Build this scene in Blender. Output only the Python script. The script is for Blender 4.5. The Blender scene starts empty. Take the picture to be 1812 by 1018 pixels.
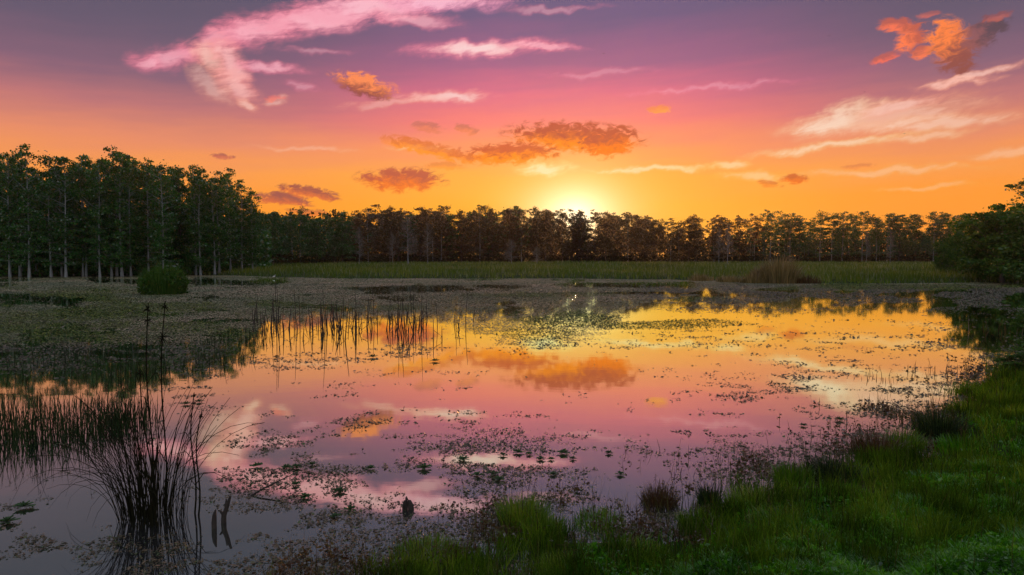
import bpy, math, random
import numpy as np
from mathutils import Vector, Matrix, Euler

R = math.radians
rng = np.random.default_rng(7)
random.seed(7)
S = bpy.context.scene
COL = S.collection

# ------------------------------------------------------------------ camera
CAM_H, F_PX, PITCH = 3.0, 1208.0, R(2.56)
cam = bpy.data.objects.new('camera', bpy.data.cameras.new('camera'))
COL.objects.link(cam)
cam.location = (0, 0, CAM_H)
cam.rotation_euler = (R(90) - PITCH, 0, 0)
cam.data.sensor_width = 36.0
cam.data.lens = 24.0
cam.data.clip_start = 0.05
cam.data.clip_end = 6000
S.camera = cam
S.view_settings.view_transform = 'Standard'
S.view_settings.look = 'None'
S.view_settings.exposure = 0.0
S.view_settings.gamma = 1.0
S.view_settings.use_curve_mapping = False
S.cycles.use_denoising = True
S.cycles.max_bounces = 6
S.cycles.diffuse_bounces = 2
S.cycles.glossy_bounces = 3
S.cycles.transmission_bounces = 4
S.cycles.sample_clamp_indirect = 3.0


def px_dir(px, py):
    """unit world direction of a photograph pixel"""
    x = (px - 906.0) / F_PX
    u = (509.0 - py) / F_PX
    cp, sp = math.cos(PITCH), math.sin(PITCH)
    v = Vector((x, cp + u * sp, u * cp - sp))
    return v.normalized()


def azel(px, py):
    d = px_dir(px, py)
    return math.degrees(math.atan2(d.x, d.y)), math.degrees(math.asin(d.z))


def gp(px, py, z=0.0):
    """point of the level z under a photograph pixel"""
    d = px_dir(px, py)
    t = (z - CAM_H) / d.z
    return d.x * t, d.y * t


def at(px, Y, z=0.0):
    """x at forward distance Y in the column px"""
    depth = Y * math.cos(PITCH) + (CAM_H - z) * math.sin(PITCH)
    return (px - 906.0) / F_PX * depth


def zat(py, Y):
    """height seen in row py at forward distance Y (near the middle)"""
    a = math.atan((509.0 - py) / F_PX) - PITCH
    return CAM_H + Y * math.tan(a)


def to_px(x, y, z=0.0):
    """vectorised projection, numpy"""
    cp, sp = math.cos(PITCH), math.sin(PITCH)
    dz = z - CAM_H
    depth = y * cp - dz * sp
    up = dz * cp + y * sp
    depth = np.maximum(depth, 0.01)
    return 906.0 + F_PX * x / depth, 509.0 - F_PX * up / depth


# ------------------------------------------------------------------ node helpers
def lin(c):
    return tuple((v / 12.92 if v <= 0.04045 else ((v + 0.055) / 1.055) ** 2.4) for v in (c[0] / 255, c[1] / 255, c[2] / 255)) + (1.0,)


class NT:
    def __init__(s, tree):
        s.t, s.n, s.l = tree, tree.nodes, tree.links

    def new(s, kind, **kw):
        n = s.n.new(kind)
        for k, v in kw.items():
            setattr(n, k, v)
        return n

    def put(s, sock, v):
        if isinstance(v, bpy.types.NodeSocket):
            s.l.new(v, sock)
        elif v is not None:
            sock.default_value = v

    def math(s, op, a, b=None, c=None, clamp=False):
        n = s.new('ShaderNodeMath', operation=op, use_clamp=clamp)
        for i, v in enumerate((a, b, c)):
            if v is not None:
                s.put(n.inputs[i], v)
        return n.outputs[0]

    def vmath(s, op, a, b=None, scale=None):
        n = s.new('ShaderNodeVectorMath', operation=op)
        s.put(n.inputs[0], a)
        if b is not None:
            s.put(n.inputs[1], b)
        if scale is not None:
            s.put(n.inputs['Scale'], scale)
        return n.outputs['Value'] if op in ('LENGTH', 'DOT_PRODUCT', 'DISTANCE') else n.outputs[0]

    def mix(s, f, a, b, blend='MIX'):
        n = s.new('ShaderNodeMix', data_type='RGBA', blend_type=blend)
        s.put(n.inputs[0], f)
        s.put(n.inputs[6], a)
        s.put(n.inputs[7], b)
        return n.outputs[2]

    def ramp(s, f, stops, interp='LINEAR'):
        n = s.new('ShaderNodeValToRGB')
        n.color_ramp.interpolation = interp
        e = n.color_ramp.elements
        while len(e) < len(stops):
            e.new(1.0)
        for el, (p, c) in zip(e, stops):
            el.position = p
            el.color = c if len(c) == 4 else tuple(c) + (1.0,)
        s.put(n.inputs[0], f)
        return n.outputs[0]

    def noise(s, vec, scale, detail=4.0, rough=0.55, dist=0.0):
        n = s.new('ShaderNodeTexNoise')
        if vec is not None:
            s.put(n.inputs['Vector'], vec)
        n.inputs['Scale'].default_value = scale
        n.inputs['Detail'].default_value = detail
        n.inputs['Roughness'].default_value = rough
        n.inputs['Distortion'].default_value = dist
        return n

    def smooth(s, v, lo, hi, a=0.0, b=1.0):
        n = s.new('ShaderNodeMapRange', interpolation_type='SMOOTHSTEP')
        s.put(n.inputs[0], v)
        for i, q in enumerate((lo, hi, a, b)):
            n.inputs[i + 1].default_value = q
        return n.outputs[0]

    def mapping(s, vec, loc, rot, sc, kind='TEXTURE'):
        n = s.new('ShaderNodeMapping', vector_type=kind)
        s.put(n.inputs[0], vec)
        n.inputs[1].default_value = loc
        n.inputs[2].default_value = rot
        n.inputs[3].default_value = sc
        return n.outputs[0]


# ------------------------------------------------------------------ sky and sun
SUN_AZ, SUN_EL = azel(1018, 372)
W = bpy.data.worlds.new('World')
S.world = W
W.use_nodes = True
W.cycles.sampling_method = 'MANUAL'
W.cycles.sample_map_resolution = 512
W.node_tree.nodes.clear()
g = NT(W.node_tree)
tc = g.new('ShaderNodeTexCoord')
D = tc.outputs['Generated']
sep = g.new('ShaderNodeSeparateXYZ')
g.put(sep.inputs[0], g.vmath('NORMALIZE', D))
AZ = g.math('MULTIPLY', g.math('ARCTAN2', sep.outputs[0], sep.outputs[1]), 57.29578)
EL = g.math('MULTIPLY', g.math('ARCSINE', sep.outputs[2]), 57.29578)
cmb = g.new('ShaderNodeCombineXYZ')
g.put(cmb.inputs[0], AZ)
g.put(cmb.inputs[1], EL)
P = cmb.outputs[0]
streak = g.noise(g.mapping(P, (3.1, 7.7, 0), (0, 0, R(3)), (11.0, 1.3, 1)), 1.0, 4, 0.55).outputs[0]
ELw = g.math('MULTIPLY_ADD', g.math('SUBTRACT', streak, 0.5), 2.2, EL)
T = g.math('DIVIDE', ELw, 80.0, clamp=True)


def st(el, c):
    return (max(0, min(1, el / 80.0)), lin(c))


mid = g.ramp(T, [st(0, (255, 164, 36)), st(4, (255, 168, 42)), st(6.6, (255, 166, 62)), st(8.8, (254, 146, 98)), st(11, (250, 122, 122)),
                 st(13.3, (223, 107, 138)), st(15.5, (165, 99, 138)), st(19, (115, 94, 131)), st(24, (98, 93, 126)), st(32, (102, 104, 132)), st(40, (124, 128, 154)), st(56, (194, 200, 220)), st(80, (210, 215, 230))])  # upper stops of each ramp, above the view, brightened to light the grass
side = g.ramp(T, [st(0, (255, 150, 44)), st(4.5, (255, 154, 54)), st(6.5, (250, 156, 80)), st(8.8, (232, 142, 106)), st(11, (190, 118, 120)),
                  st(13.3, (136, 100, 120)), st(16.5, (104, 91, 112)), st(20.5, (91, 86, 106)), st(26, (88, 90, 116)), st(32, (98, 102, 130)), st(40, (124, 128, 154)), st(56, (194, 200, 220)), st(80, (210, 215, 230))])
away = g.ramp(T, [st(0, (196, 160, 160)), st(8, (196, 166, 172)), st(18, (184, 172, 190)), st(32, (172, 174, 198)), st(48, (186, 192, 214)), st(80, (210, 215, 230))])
daz = g.math('ABSOLUTE', g.math('SUBTRACT', AZ, SUN_AZ - 1.0))
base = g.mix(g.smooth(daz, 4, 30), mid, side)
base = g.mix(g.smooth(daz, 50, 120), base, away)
# glow round the sun
dsx = g.math('MULTIPLY', g.math('SUBTRACT', AZ, SUN_AZ), 1 / 1.35)
dsy = g.math('SUBTRACT', EL, SUN_EL - 0.5)
dsun = g.math('SQRT', g.math('MULTIPLY_ADD', dsx, dsx, g.math('MULTIPLY', dsy, dsy)))
base = g.mix(g.math('MULTIPLY', g.math('EXPONENT', g.math('MULTIPLY', dsun, -0.30)), 0.9), base, lin((255, 216, 80)))
base = g.mix(g.math('EXPONENT', g.math('MULTIPLY', g.math('POWER', dsun, 1.25), -0.48)), base, (1.9, 1.66, 1.1, 1))

nW = g.noise(P, 0.42, 3, 0.5)
# the clouds are worked out in plain float nodes: vector conversions would be compiled last and overflow the shader stack
wsep = g.new('ShaderNodeSeparateColor')
g.put(wsep.inputs[0], nW.outputs[1])
AZW = g.math('MULTIPLY_ADD', g.math('SUBTRACT', wsep.outputs[0], 0.5), 2.2, AZ)
ELW = g.math('MULTIPLY_ADD', g.math('SUBTRACT', wsep.outputs[1], 0.5), 1.6, EL)
nC = g.math('SUBTRACT', g.noise(g.mapping(P, (1, 4, 0), (0, 0, R(4)), (0.95, 0.52, 1)), 1.0, 7, 0.64, 0.6).outputs[0], 0.5)
nS = g.math('SUBTRACT', g.noise(g.mapping(P, (0, 0, 0), (0, 0, R(10)), (2.6, 0.42, 1)), 1.0, 6, 0.62, 0.35).outputs[0], 0.5)
nCi = g.math('SUBTRACT', g.noise(g.mapping(P, (2, 5, 0), (0, 0, R(20)), (1.3, 0.5, 1)), 1.0, 7, 0.68, 0.8).outputs[0], 0.5)
nCs = g.math('MULTIPLY', nC, 1.9)
nSs = g.math('ADD', g.math('MULTIPLY', nS, 0.65), g.math('MULTIPLY', nCi, 0.75))
AZC = g.math('MULTIPLY_ADD', g.math('SUBTRACT', wsep.outputs[1], 0.5), 0.5, AZ)
ELC = g.math('MULTIPLY_ADD', g.math('SUBTRACT', wsep.outputs[0], 0.5), 0.5, EL)


def cloud_mask(vec, c, noise, lo, hi):
    """(local x, local y, mask) of one cloud: an ellipse in azimuth and elevation, eaten by noise"""
    cx, cy, hw, hh, rot = c
    x_, y_ = vec
    a, e = azel(cx, cy)
    sx = (azel(cx + hw, cy)[0] - azel(cx - hw, cy)[0]) / 2
    sy = (azel(cx, cy - hh)[1] - azel(cx, cy + hh)[1]) / 2
    cr, sr = math.cos(R(rot)), math.sin(R(rot))
    lx = g.math('MULTIPLY_ADD', x_, cr / sx, g.math('MULTIPLY_ADD', y_, sr / sx, -(a * cr + e * sr) / sx))
    ly = g.math('MULTIPLY_ADD', x_, -sr / sy, g.math('MULTIPLY_ADD', y_, cr / sy, (a * sr - e * cr) / sy))
    gr = g.math('SUBTRACT', 1.0, g.math('SQRT', g.math('MULTIPLY_ADD', lx, lx, g.math('MULTIPLY', ly, ly))), clamp=True)
    gate = g.math('MULTIPLY', gr, 3.0, clamp=True)
    return lx, ly, g.smooth(g.math('MULTIPLY_ADD', noise, gate, gr), lo, hi)


PINK, WARM, PALE, YEL = (255, 132, 158), (255, 166, 140), (255, 205, 200), (255, 214, 128)
CIRRUS = [  # cx, cy, half width, half height, tilt, colour, strength
    (300, 104, 100, 30, 12, PINK, .80), (385, 74, 120, 42, 26, PINK, .85), (470, 50, 150, 44, 16, PINK, .95), (575, 34, 170, 40, 11, (255, 140, 165), 1),
    (665, 12, 190, 38, 8, (255, 150, 175), 1), (780, 3, 170, 26, 0, (255, 150, 185), .95), (740, 34, 110, 22, -4, PINK, .7), (262, 112, 44, 24, 20, PINK, .7),
    (372, 104, 64, 34, -30, WARM, .75), (412, 116, 76, 46, -55, (255, 150, 150), .9), (420, 150, 70, 40, -30, (255, 150, 140), .7), (478, 118, 92, 15, -2, PINK, .8),
    (440, 184, 36, 17, -15, WARM, .7), (372, 150, 70, 30, -40, WARM, .45), (485, 176, 26, 10, 8, WARM, .5), (530, 155, 40, 14, -8, PINK, .4),
    (850, 88, 190, 24, 3, PINK, 1.0), (850, 88, 120, 15, 3, PALE, .8), (960, 83, 110, 11, -2, PINK, .8), (560, 93, 90, 8, 0, PINK, .35),
    (775, 173, 130, 17, 3, (255, 160, 150), .8), (800, 172, 70, 9, 2, PALE, .55), (690, 184, 140, 14, 8, WARM, .4), (975, 16, 140, 10, 1, PINK, .4),
    (1690, 146, 110, 10, 1, WARM, .95), (1740, 129, 110, 13, 11, WARM, .8), (1560, 208, 270, 44, 5, (255, 176, 130), .62), (1475, 213, 130, 32, 12, (255, 205, 165), .8),
    (1660, 218, 210, 24, -2, (255, 186, 140), .65), (1590, 188, 110, 18, 12, WARM, .6), (1480, 257, 240, 12, 5, (255, 196, 130), .8), (1630, 244, 140, 13, 1, (255, 186, 120), .55),
    (1290, 292, 60, 10, 3, (255, 200, 110), .7), (1335, 311, 90, 15, -3, (255, 196, 100), .55), (1150, 300, 190, 8, 0, YEL, .7), (1560, 302, 260, 14, -2, (255, 178, 90), .5),
    (1260, 156, 230, 9, 1, PINK, .35), (1060, 130, 150, 9, 1, PINK, .3), (965, 297, 70, 18, 0, (255, 236, 150), .8), (1790, 270, 130, 14, 4, (255, 180, 110), .45),
    (750, 262, 80, 8, -6, (255, 220, 150), .55), (1640, 332, 150, 8, 0, (255, 180, 80), .35), (540, 262, 160, 8, 2, (255, 170, 120), .35),
]
CUMULUS = [  # cx, cy, hw, hh, tilt, bright colour, dark colour, bright side (0 below .. 1 above / 2 left), strength
    (1015, 244, 165, 40, -3, (255, 134, 22), (188, 84, 62), 0, 1), (1075, 250, 70, 40, 8, (250, 120, 22), (190, 86, 60), 0, 1), (895, 272, 135, 28, 3, (255, 138, 26), (206, 92, 56), 0, 1),
    (760, 264, 115, 19, -12, (255, 146, 34), (226, 116, 60), 0, .9), (712, 318, 105, 30, 0, (238, 116, 40), (188, 88, 66), 0, 1), (500, 352, 75, 17, -5, (216, 108, 62), (160, 86, 76), 0, 1),
    (548, 341, 75, 16, -9, (222, 112, 60), (162, 84, 72), 0, 1), (550, 375, 60, 9, -4, (226, 116, 50), (180, 96, 64), 0, .8), (645, 151, 80, 30, -12, (250, 140, 88), (150, 78, 72), 1, 1),
    (394, 276, 30, 8, -3, (206, 106, 84), (176, 96, 84), 0, .9), (757, 226, 42, 14, -5, (230, 126, 90), (196, 108, 96), 0, .75), (826, 229, 32, 13, -15, (236, 130, 84), (200, 110, 90), 0, .75),
    (1170, 193, 34, 11, 3, (255, 160, 66), (246, 140, 80), 0, .85), (1590, 44, 58, 17, -10, (250, 120, 84), (190, 96, 84), 0, .95), (1612, 66, 34, 42, -50, (255, 126, 80), (196, 98, 80), 0, 1), (1628, 92, 30, 20, 20, (255, 126, 80), (196, 98, 80), 0, .9),
    (1684, 84, 84, 52, -58, (255, 134, 72), (150, 84, 76), 2, 1), (1742, 58, 66, 36, 25, (150, 92, 92), (92, 72, 80), 2, .85), (1566, 103, 40, 14, 8, (246, 112, 88), (190, 96, 90), 0, .9),
    (1402, 318, 38, 12, -3, (240, 116, 36), (206, 100, 50), 0, .95), (1362, 326, 32, 9, -10, (246, 130, 40), (216, 110, 50), 0, .7), (1520, 295, 44, 8, 0, (242, 140, 74), (216, 120, 76), 0, .6),
    (1762, 31, 40, 13, 5, (200, 104, 92), (150, 86, 90), 0, .7), (1640, 26, 30, 9, -5, (230, 112, 92), (180, 96, 90), 0, .6), (790, 294, 50, 11, 0, (255, 150, 40), (226, 124, 56), 0, .6),
    (485, 175, 26, 9, 5, (246, 128, 110), (226, 110, 110), 0, .7),
]
for cx, cy, hw, hh, rot, c, s in CIRRUS:
    _, _, m = cloud_mask((AZW, ELW), (cx, cy, hw, hh, rot), nSs, 0.06, 0.85)
    cc = g.mix(g.math('MULTIPLY', g.math('POWER', m, 2.2), 0.5), lin([v * 0.95 for v in c]), lin([v + (255 - v) * 0.62 for v in c]))
    base = g.mix(g.math('MULTIPLY', m, s), base, cc)
for cx, cy, hw, hh, rot, c1, c2, side_, s in CUMULUS:
    lx, ly, m = cloud_mask((AZC, ELC), (cx, cy, hw, hh, rot), nCs, 0.14, 0.58)
    v = g.math('MULTIPLY_ADD', nC, 2.0, lx if side_ == 2 else ly)
    f = g.smooth(v, -0.45, 0.35) if side_ != 1 else g.smooth(v, -0.5, 0.3, 1.0, 0.0)
    base = g.mix(g.math('MULTIPLY', m, s), base, g.mix(f, lin(c1), lin(c2)))
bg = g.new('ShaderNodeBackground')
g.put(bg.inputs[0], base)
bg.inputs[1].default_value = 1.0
out = g.new('ShaderNodeOutputWorld')
g.l.new(bg.outputs[0], out.inputs[0])

sun = bpy.data.objects.new('sun', bpy.data.lights.new('sun', 'SUN'))
COL.objects.link(sun)
sun.data.energy = 4.0
sun.data.angle = R(0.5)
sun.data.color = (1.0, 0.44, 0.13)
LAMP_EL = SUN_EL - 0.4   # the disc itself is already down among the crowns
sd = Vector((math.sin(R(SUN_AZ)) * math.cos(R(LAMP_EL)), math.cos(R(SUN_AZ)) * math.cos(R(LAMP_EL)), math.sin(R(LAMP_EL))))
sun.rotation_euler = sd.to_track_quat('Z', 'Y').to_euler()

# ------------------------------------------------------------------ numpy noise
def _h(ix, iy, seed):
    n = (ix.astype(np.int64) * 374761393 + iy.astype(np.int64) * 668265263 + seed * 144665) & 0xFFFFFFFF
    n = ((n ^ (n >> 13)) * 1274126177) & 0xFFFFFFFF
    n = n ^ (n >> 16)
    return (n & 0xFFFF) / 65535.0


def vnoise(x, y, seed=0):
    ix, iy = np.floor(x), np.floor(y)
    fx, fy = x - ix, y - iy
    fx, fy = fx * fx * (3 - 2 * fx), fy * fy * (3 - 2 * fy)
    a, b = _h(ix, iy, seed), _h(ix + 1, iy, seed)
    c, d = _h(ix, iy + 1, seed), _h(ix + 1, iy + 1, seed)
    return (a * (1 - fx) + b * fx) * (1 - fy) + (c * (1 - fx) + d * fx) * fy


def fbm(x, y, seed=0, octv=3):
    v, amp, tot = 0, 1.0, 0
    for k in range(octv):
        v = v + amp * vnoise(x * 2 ** k + 17.3 * k, y * 2 ** k - 9.1 * k, seed + k)
        tot += amp
        amp *= 0.55
    return v / tot


def sstep(a, b, x):
    t = np.clip((x - a) / (b - a), 0, 1)
    return t * t * (3 - 2 * t)


# ------------------------------------------------------------------ the pond outline and the land's height
near_px = [(600, 1040), (700, 990), (800, 955), (880, 925), (960, 905), (1080, 905), (1200, 885), (1300, 855), (1400, 818), (1500, 785), (1590, 755), (1660, 712), (1730, 668), (1812, 632)]
POND = [(-60, -14), (-18, -6), (-7, 0.5), (-3.4, 4.2)] + [gp(*p) for p in near_px] + [(22, 26), (32, 35), (42, 47), (50, 58), (61, 70), (60, 78)] \
    + [gp(*p) for p in [(1740, 500), (1600, 502), (1400, 501), (1250, 496), (1000, 493), (800, 493), (600, 493), (480, 490), (400, 487), (330, 487), (200, 488), (0, 491)]] \
    + [(-95, 92), (-120, 60), (-110, 10)]
PO = np.array(POND)


def pond_d(x, y):
    """signed distance to the pond edge, positive on land"""
    x, y = np.asarray(x, float).ravel(), np.asarray(y, float).ravel()
    best = np.full(x.shape, 1e9)
    ins = np.zeros(x.shape, bool)
    n = len(PO)
    for i in range(n):
        ax, ay = PO[i]
        bx, by = PO[(i + 1) % n]
        dx, dy = bx - ax, by - ay
        t = np.clip(((x - ax) * dx + (y - ay) * dy) / (dx * dx + dy * dy), 0, 1)
        best = np.minimum(best, (x - ax - t * dx) ** 2 + (y - ay - t * dy) ** 2)
        c = ((ay > y) != (by > y)) & (x < (bx - ax) * (y - ay) / (by - ay + 1e-12) + ax)
        ins ^= c
    d = np.sqrt(best)
    return np.where(ins, -d, d)


def edge_d(x, y):
    d = pond_d(x, y)
    near = 1 - sstep(20, 60, y)
    return d - 0.55 * near + (fbm(x * 0.45, y * 0.45, 5, 2) - 0.5) * 1.5 * near + (fbm(x * 1.1, y * 1.1, 3, 3) - 0.5) * (1.7 * near + 2.4 * (1 - near))


def height(x, y):
    x, y = np.asarray(x, float).ravel(), np.asarray(y, float).ravel()
    d = edge_d(x, y)
    near = 1 - sstep(28, 62, y)
    dp = np.maximum(d, 0)
    zn = 1.45 * (1 - np.exp(-(dp / 5.2) ** 1.5)) + 0.34 * (fbm(x * 0.8, y * 0.8, 11, 3) - 0.5) * sstep(0, 1.5, dp)
    zf = 0.5 * (1 - np.exp(-dp / 4.0)) + 0.15 * (fbm(x * 0.1, y * 0.1, 12, 2) - 0.5) * sstep(0, 4, dp)
    land = zn * near + zf * (1 - near)
    return np.where(d > 0, land, -np.minimum(0.7, 0.16 * -d))


# ------------------------------------------------------------------ mesh helpers
def mesh_np(name, v, f, mat, smooth=False):
    v = np.asarray(v, np.float32)
    f = np.asarray(f, np.int32)
    me = bpy.data.meshes.new(name)
    k = f.shape[1]
    me.vertices.add(len(v))
    me.vertices.foreach_set('co', v.ravel())
    me.loops.add(f.size)
    me.loops.foreach_set('vertex_index', f.ravel())
    me.polygons.add(len(f))
    me.polygons.foreach_set('loop_start', np.arange(0, f.size, k, dtype=np.int32))
    me.polygons.foreach_set('loop_total', np.full(len(f), k, np.int32))
    if smooth:
        me.polygons.foreach_set('use_smooth', np.ones(len(f), bool))
    me.update(calc_edges=True)
    me.validate()
    me.materials.append(mat)
    return me


def link(name, data, parent=None):
    o = bpy.data.objects.new(name, data)
    COL.objects.link(o)
    if parent is not None:
        o.parent = parent
    return o


def thing(name, label, cat, loc=(0, 0, 0), rz=0.0, sc=(1, 1, 1), group=None, data=None):
    o = link(name, data)
    o.location = loc
    o.rotation_euler = (0, 0, rz)
    o.scale = sc
    o['label'] = label
    o['category'] = cat
    if group:
        o['group'] = group
    return o


def structure(name, me):
    o = link(name, me)
    o['kind'] = 'structure'
    return o


def stuff(name, me, label, cat):
    o = link(name, me)
    o['kind'] = 'stuff'
    o['label'] = label
    o['category'] = cat
    return o


class MB:
    """collects tubes and faces; triangles only"""
    def __init__(s):
        s.v, s.f, s.n = [], [], 0

    def add(s, v, f):
        v, f = np.asarray(v, float), np.asarray(f, int)
        s.v.append(v)
        s.f.append(f + s.n)
        s.n += len(v)

    def tube(s, pts, rad, sides=6, rough=0.0):
        pts = np.asarray(pts, float)
        rad = np.broadcast_to(np.asarray(rad, float), (len(pts),))
        k = len(pts)
        tang = np.gradient(pts, axis=0)
        tang /= np.linalg.norm(tang, axis=1)[:, None] + 1e-9
        ref = np.array([1.0, 0, 0]) if abs(tang[0][0]) < 0.8 else np.array([0, 1.0, 0])
        a = np.cross(tang, ref)
        a /= np.linalg.norm(a, axis=1)[:, None] + 1e-9
        b = np.cross(tang, a)
        th = np.arange(sides) * 2 * math.pi / sides
        rr = rad[:, None] * (1 + rough * (rng.random((k, sides)) - 0.5))
        v = pts[:, None, :] + rr[..., None] * (np.cos(th)[None, :, None] * a[:, None, :] + np.sin(th)[None, :, None] * b[:, None, :])
        v = v.reshape(-1, 3)
        f = []
        for i in range(k - 1):
            for j in range(sides):
                p, q = i * sides + j, i * sides + (j + 1) % sides
                f += [(p, q, q + sides), (p, q + sides, p + sides)]
        v = np.vstack([v, pts[-1] + tang[-1] * rad[-1] * 0.5])
        c = len(v) - 1
        f += [((k - 1) * sides + j, (k - 1) * sides + (j + 1) % sides, c) for j in range(sides)]
        s.add(v, f)

    def mesh(s, name, mat, smooth=False):
        return mesh_np(name, np.vstack(s.v), np.vstack(s.f), mat, smooth)


def blade_arrays(Pb, h, w, lean, bend, segs=3):
    """grass blades: base points (n,3), height, width, lean direction (n,2) with its amount, bend > 0 curls over"""
    n = len(Pb)
    ld = np.linalg.norm(lean, axis=1) + 1e-9
    side = np.stack([-lean[:, 1] / ld, lean[:, 0] / ld, np.zeros(n)], 1)
    tw = rng.uniform(-0.9, 0.9, n)
    cs, sn = np.cos(tw), np.sin(tw)
    side = np.stack([side[:, 0] * cs - side[:, 1] * sn, side[:, 0] * sn + side[:, 1] * cs, np.zeros(n)], 1)
    V = []
    for k in range(segs):
        t = k / segs
        out_ = (lean * (t * 0.55 + 0.45 * t * t)[..., None] if False else lean * (0.5 * t + 0.5 * t * t * bend)[:, None])
        zz = h * (t - 0.28 * bend * ld / (h + 1e-6) * t ** 3)
        c = Pb + np.concatenate([out_, zz[:, None]], 1)
        ww = (w * (1 - 0.75 * t ** 1.5))[:, None] * 0.5
        V += [c - side * ww, c + side * ww]
    out_ = lean * (0.5 + 0.5 * bend)[:, None]
    zz = h * (1 - 0.28 * bend * ld / (h + 1e-6))
    V.append(Pb + np.concatenate([out_, zz[:, None]], 1))
    m = 2 * segs + 1
    V = np.stack(V, 1).reshape(-1, 3)
    o = (np.arange(n) * m)[:, None]
    F = []
    for k in range(segs - 1):
        a = 2 * k
        F += [o + np.array([[a, a + 1, a + 3]]), o + np.array([[a, a + 3, a + 2]])]
    a = 2 * (segs - 1)
    F.append(o + np.array([[a, a + 1, a + 2]]))
    return V, np.vstack(F)


def blades(Pb, h, w, spread=0.35, bend=0.6, segs=3, wind=(0, 0)):
    n = len(Pb)
    a = rng.uniform(0, 2 * math.pi, n)
    amt = h * spread * rng.uniform(0.2, 1.3, n)
    lean = np.stack([np.cos(a) * amt + wind[0] * h, np.sin(a) * amt + wind[1] * h], 1)
    return blade_arrays(Pb, h, w, lean, rng.uniform(0.2, 1.0, n) * 2 * bend, segs)


def flakes(C, size, flat=0.0, stretch=1.6):
    """small leaf-shaped faces (rhombs) round the centres C, random orientation; flat 0..1 lays them down"""
    n = len(C)
    u = rng.normal(size=(n, 3))
    u[:, 2] *= (1 - flat)
    u /= np.linalg.norm(u, axis=1)[:, None] + 1e-9
    w = rng.normal(size=(n, 3))
    w[:, 2] *= (1 - flat)
    v = w - (w * u).sum(1)[:, None] * u
    v /= np.linalg.norm(v, axis=1)[:, None] + 1e-9
    s = (size * rng.uniform(0.6, 1.35, n))[:, None] * 0.5
    k = rng.uniform(-0.35, 0.35, n)[:, None]
    V = np.stack([C - u * s * stretch, C + v * s + u * s * k, C + u * s * stretch, C - v * s + u * s * k], 1).reshape(-1, 3)
    F = (np.arange(n) * 4)[:, None] + np.array([[0, 1, 2, 3]])
    return V, F


# ------------------------------------------------------------------ materials
def leaf_mat(name, stops, transl=0.4, tint=(1.25, 1.15, 0.55), gloss=0.04, rough=0.5, pos=None, objvar=0.0):
    m = bpy.data.materials.new(name)
    m.use_nodes = True
    m.node_tree.nodes.clear()
    q = NT(m.node_tree)
    geo = q.new('ShaderNodeNewGeometry')
    f = geo.outputs['Random Per Island']
    if pos:
        nz = q.noise(geo.outputs['Position'], pos[0], 3, 0.6).outputs[0]
        f = q.math('ADD', q.math('MULTIPLY', f, 1 - pos[1]), q.math('MULTIPLY', q.smooth(nz, 0.3, 0.7), pos[1]))
    if objvar:
        oi = q.new('ShaderNodeObjectInfo')
        f = q.math('ADD', q.math('MULTIPLY', f, 1 - objvar), q.math('MULTIPLY', oi.outputs['Random'], objvar))
    c = q.ramp(f, stops)
    d = q.new('ShaderNodeBsdfDiffuse')
    q.put(d.inputs[0], c)
    t = q.new('ShaderNodeBsdfTranslucent')
    q.put(t.inputs[0], q.mix(1.0, c, tint + (1,), 'MULTIPLY'))
    mx = q.new('ShaderNodeMixShader')
    mx.inputs[0].default_value = transl
    q.l.new(d.outputs[0], mx.inputs[1])
    q.l.new(t.outputs[0], mx.inputs[2])
    res = mx.outputs[0]
    if gloss:
        gl = q.new('ShaderNodeBsdfGlossy')
        gl.inputs['Roughness'].default_value = rough
        lw = q.new('ShaderNodeLayerWeight')
        lw.inputs[0].default_value = 0.35
        m2 = q.new('ShaderNodeMixShader')
        q.put(m2.inputs[0], q.math('MULTIPLY', lw.outputs['Fresnel'], gloss * 4, clamp=True))
        q.l.new(res, m2.inputs[1])
        q.l.new(gl.outputs[0], m2.inputs[2])
        res = m2.outputs[0]
    o = q.new('ShaderNodeOutputMaterial')
    q.l.new(res, o.inputs[0])
    return m


def solid_mat(name, c1, c2, scale=(6, 6, 1.2), rough=0.85, bump=0.4, spec=0.2):
    m = bpy.data.materials.new(name)
    m.use_nodes = True
    q = NT(m.node_tree)
    b = q.n['Principled BSDF']
    tc_ = q.new('ShaderNodeTexCoord')
    nz = q.noise(q.mapping(tc_.outputs['Object'], (0, 0, 0), (0, 0, 0), scale, 'POINT'), 1.0, 6, 0.65).outputs[0]
    q.put(b.inputs['Base Color'], q.ramp(nz, [(0.3, c1), (0.7, c2)]))
    b.inputs['Roughness'].default_value = rough
    b.inputs['Specular IOR Level'].default_value = spec
    bp = q.new('ShaderNodeBump')
    bp.inputs['Strength'].default_value = bump
    bp.inputs['Distance'].default_value = 0.03
    q.put(bp.inputs['Height'], nz)
    q.l.new(bp.outputs[0], b.inputs['Normal'])
    return m


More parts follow.
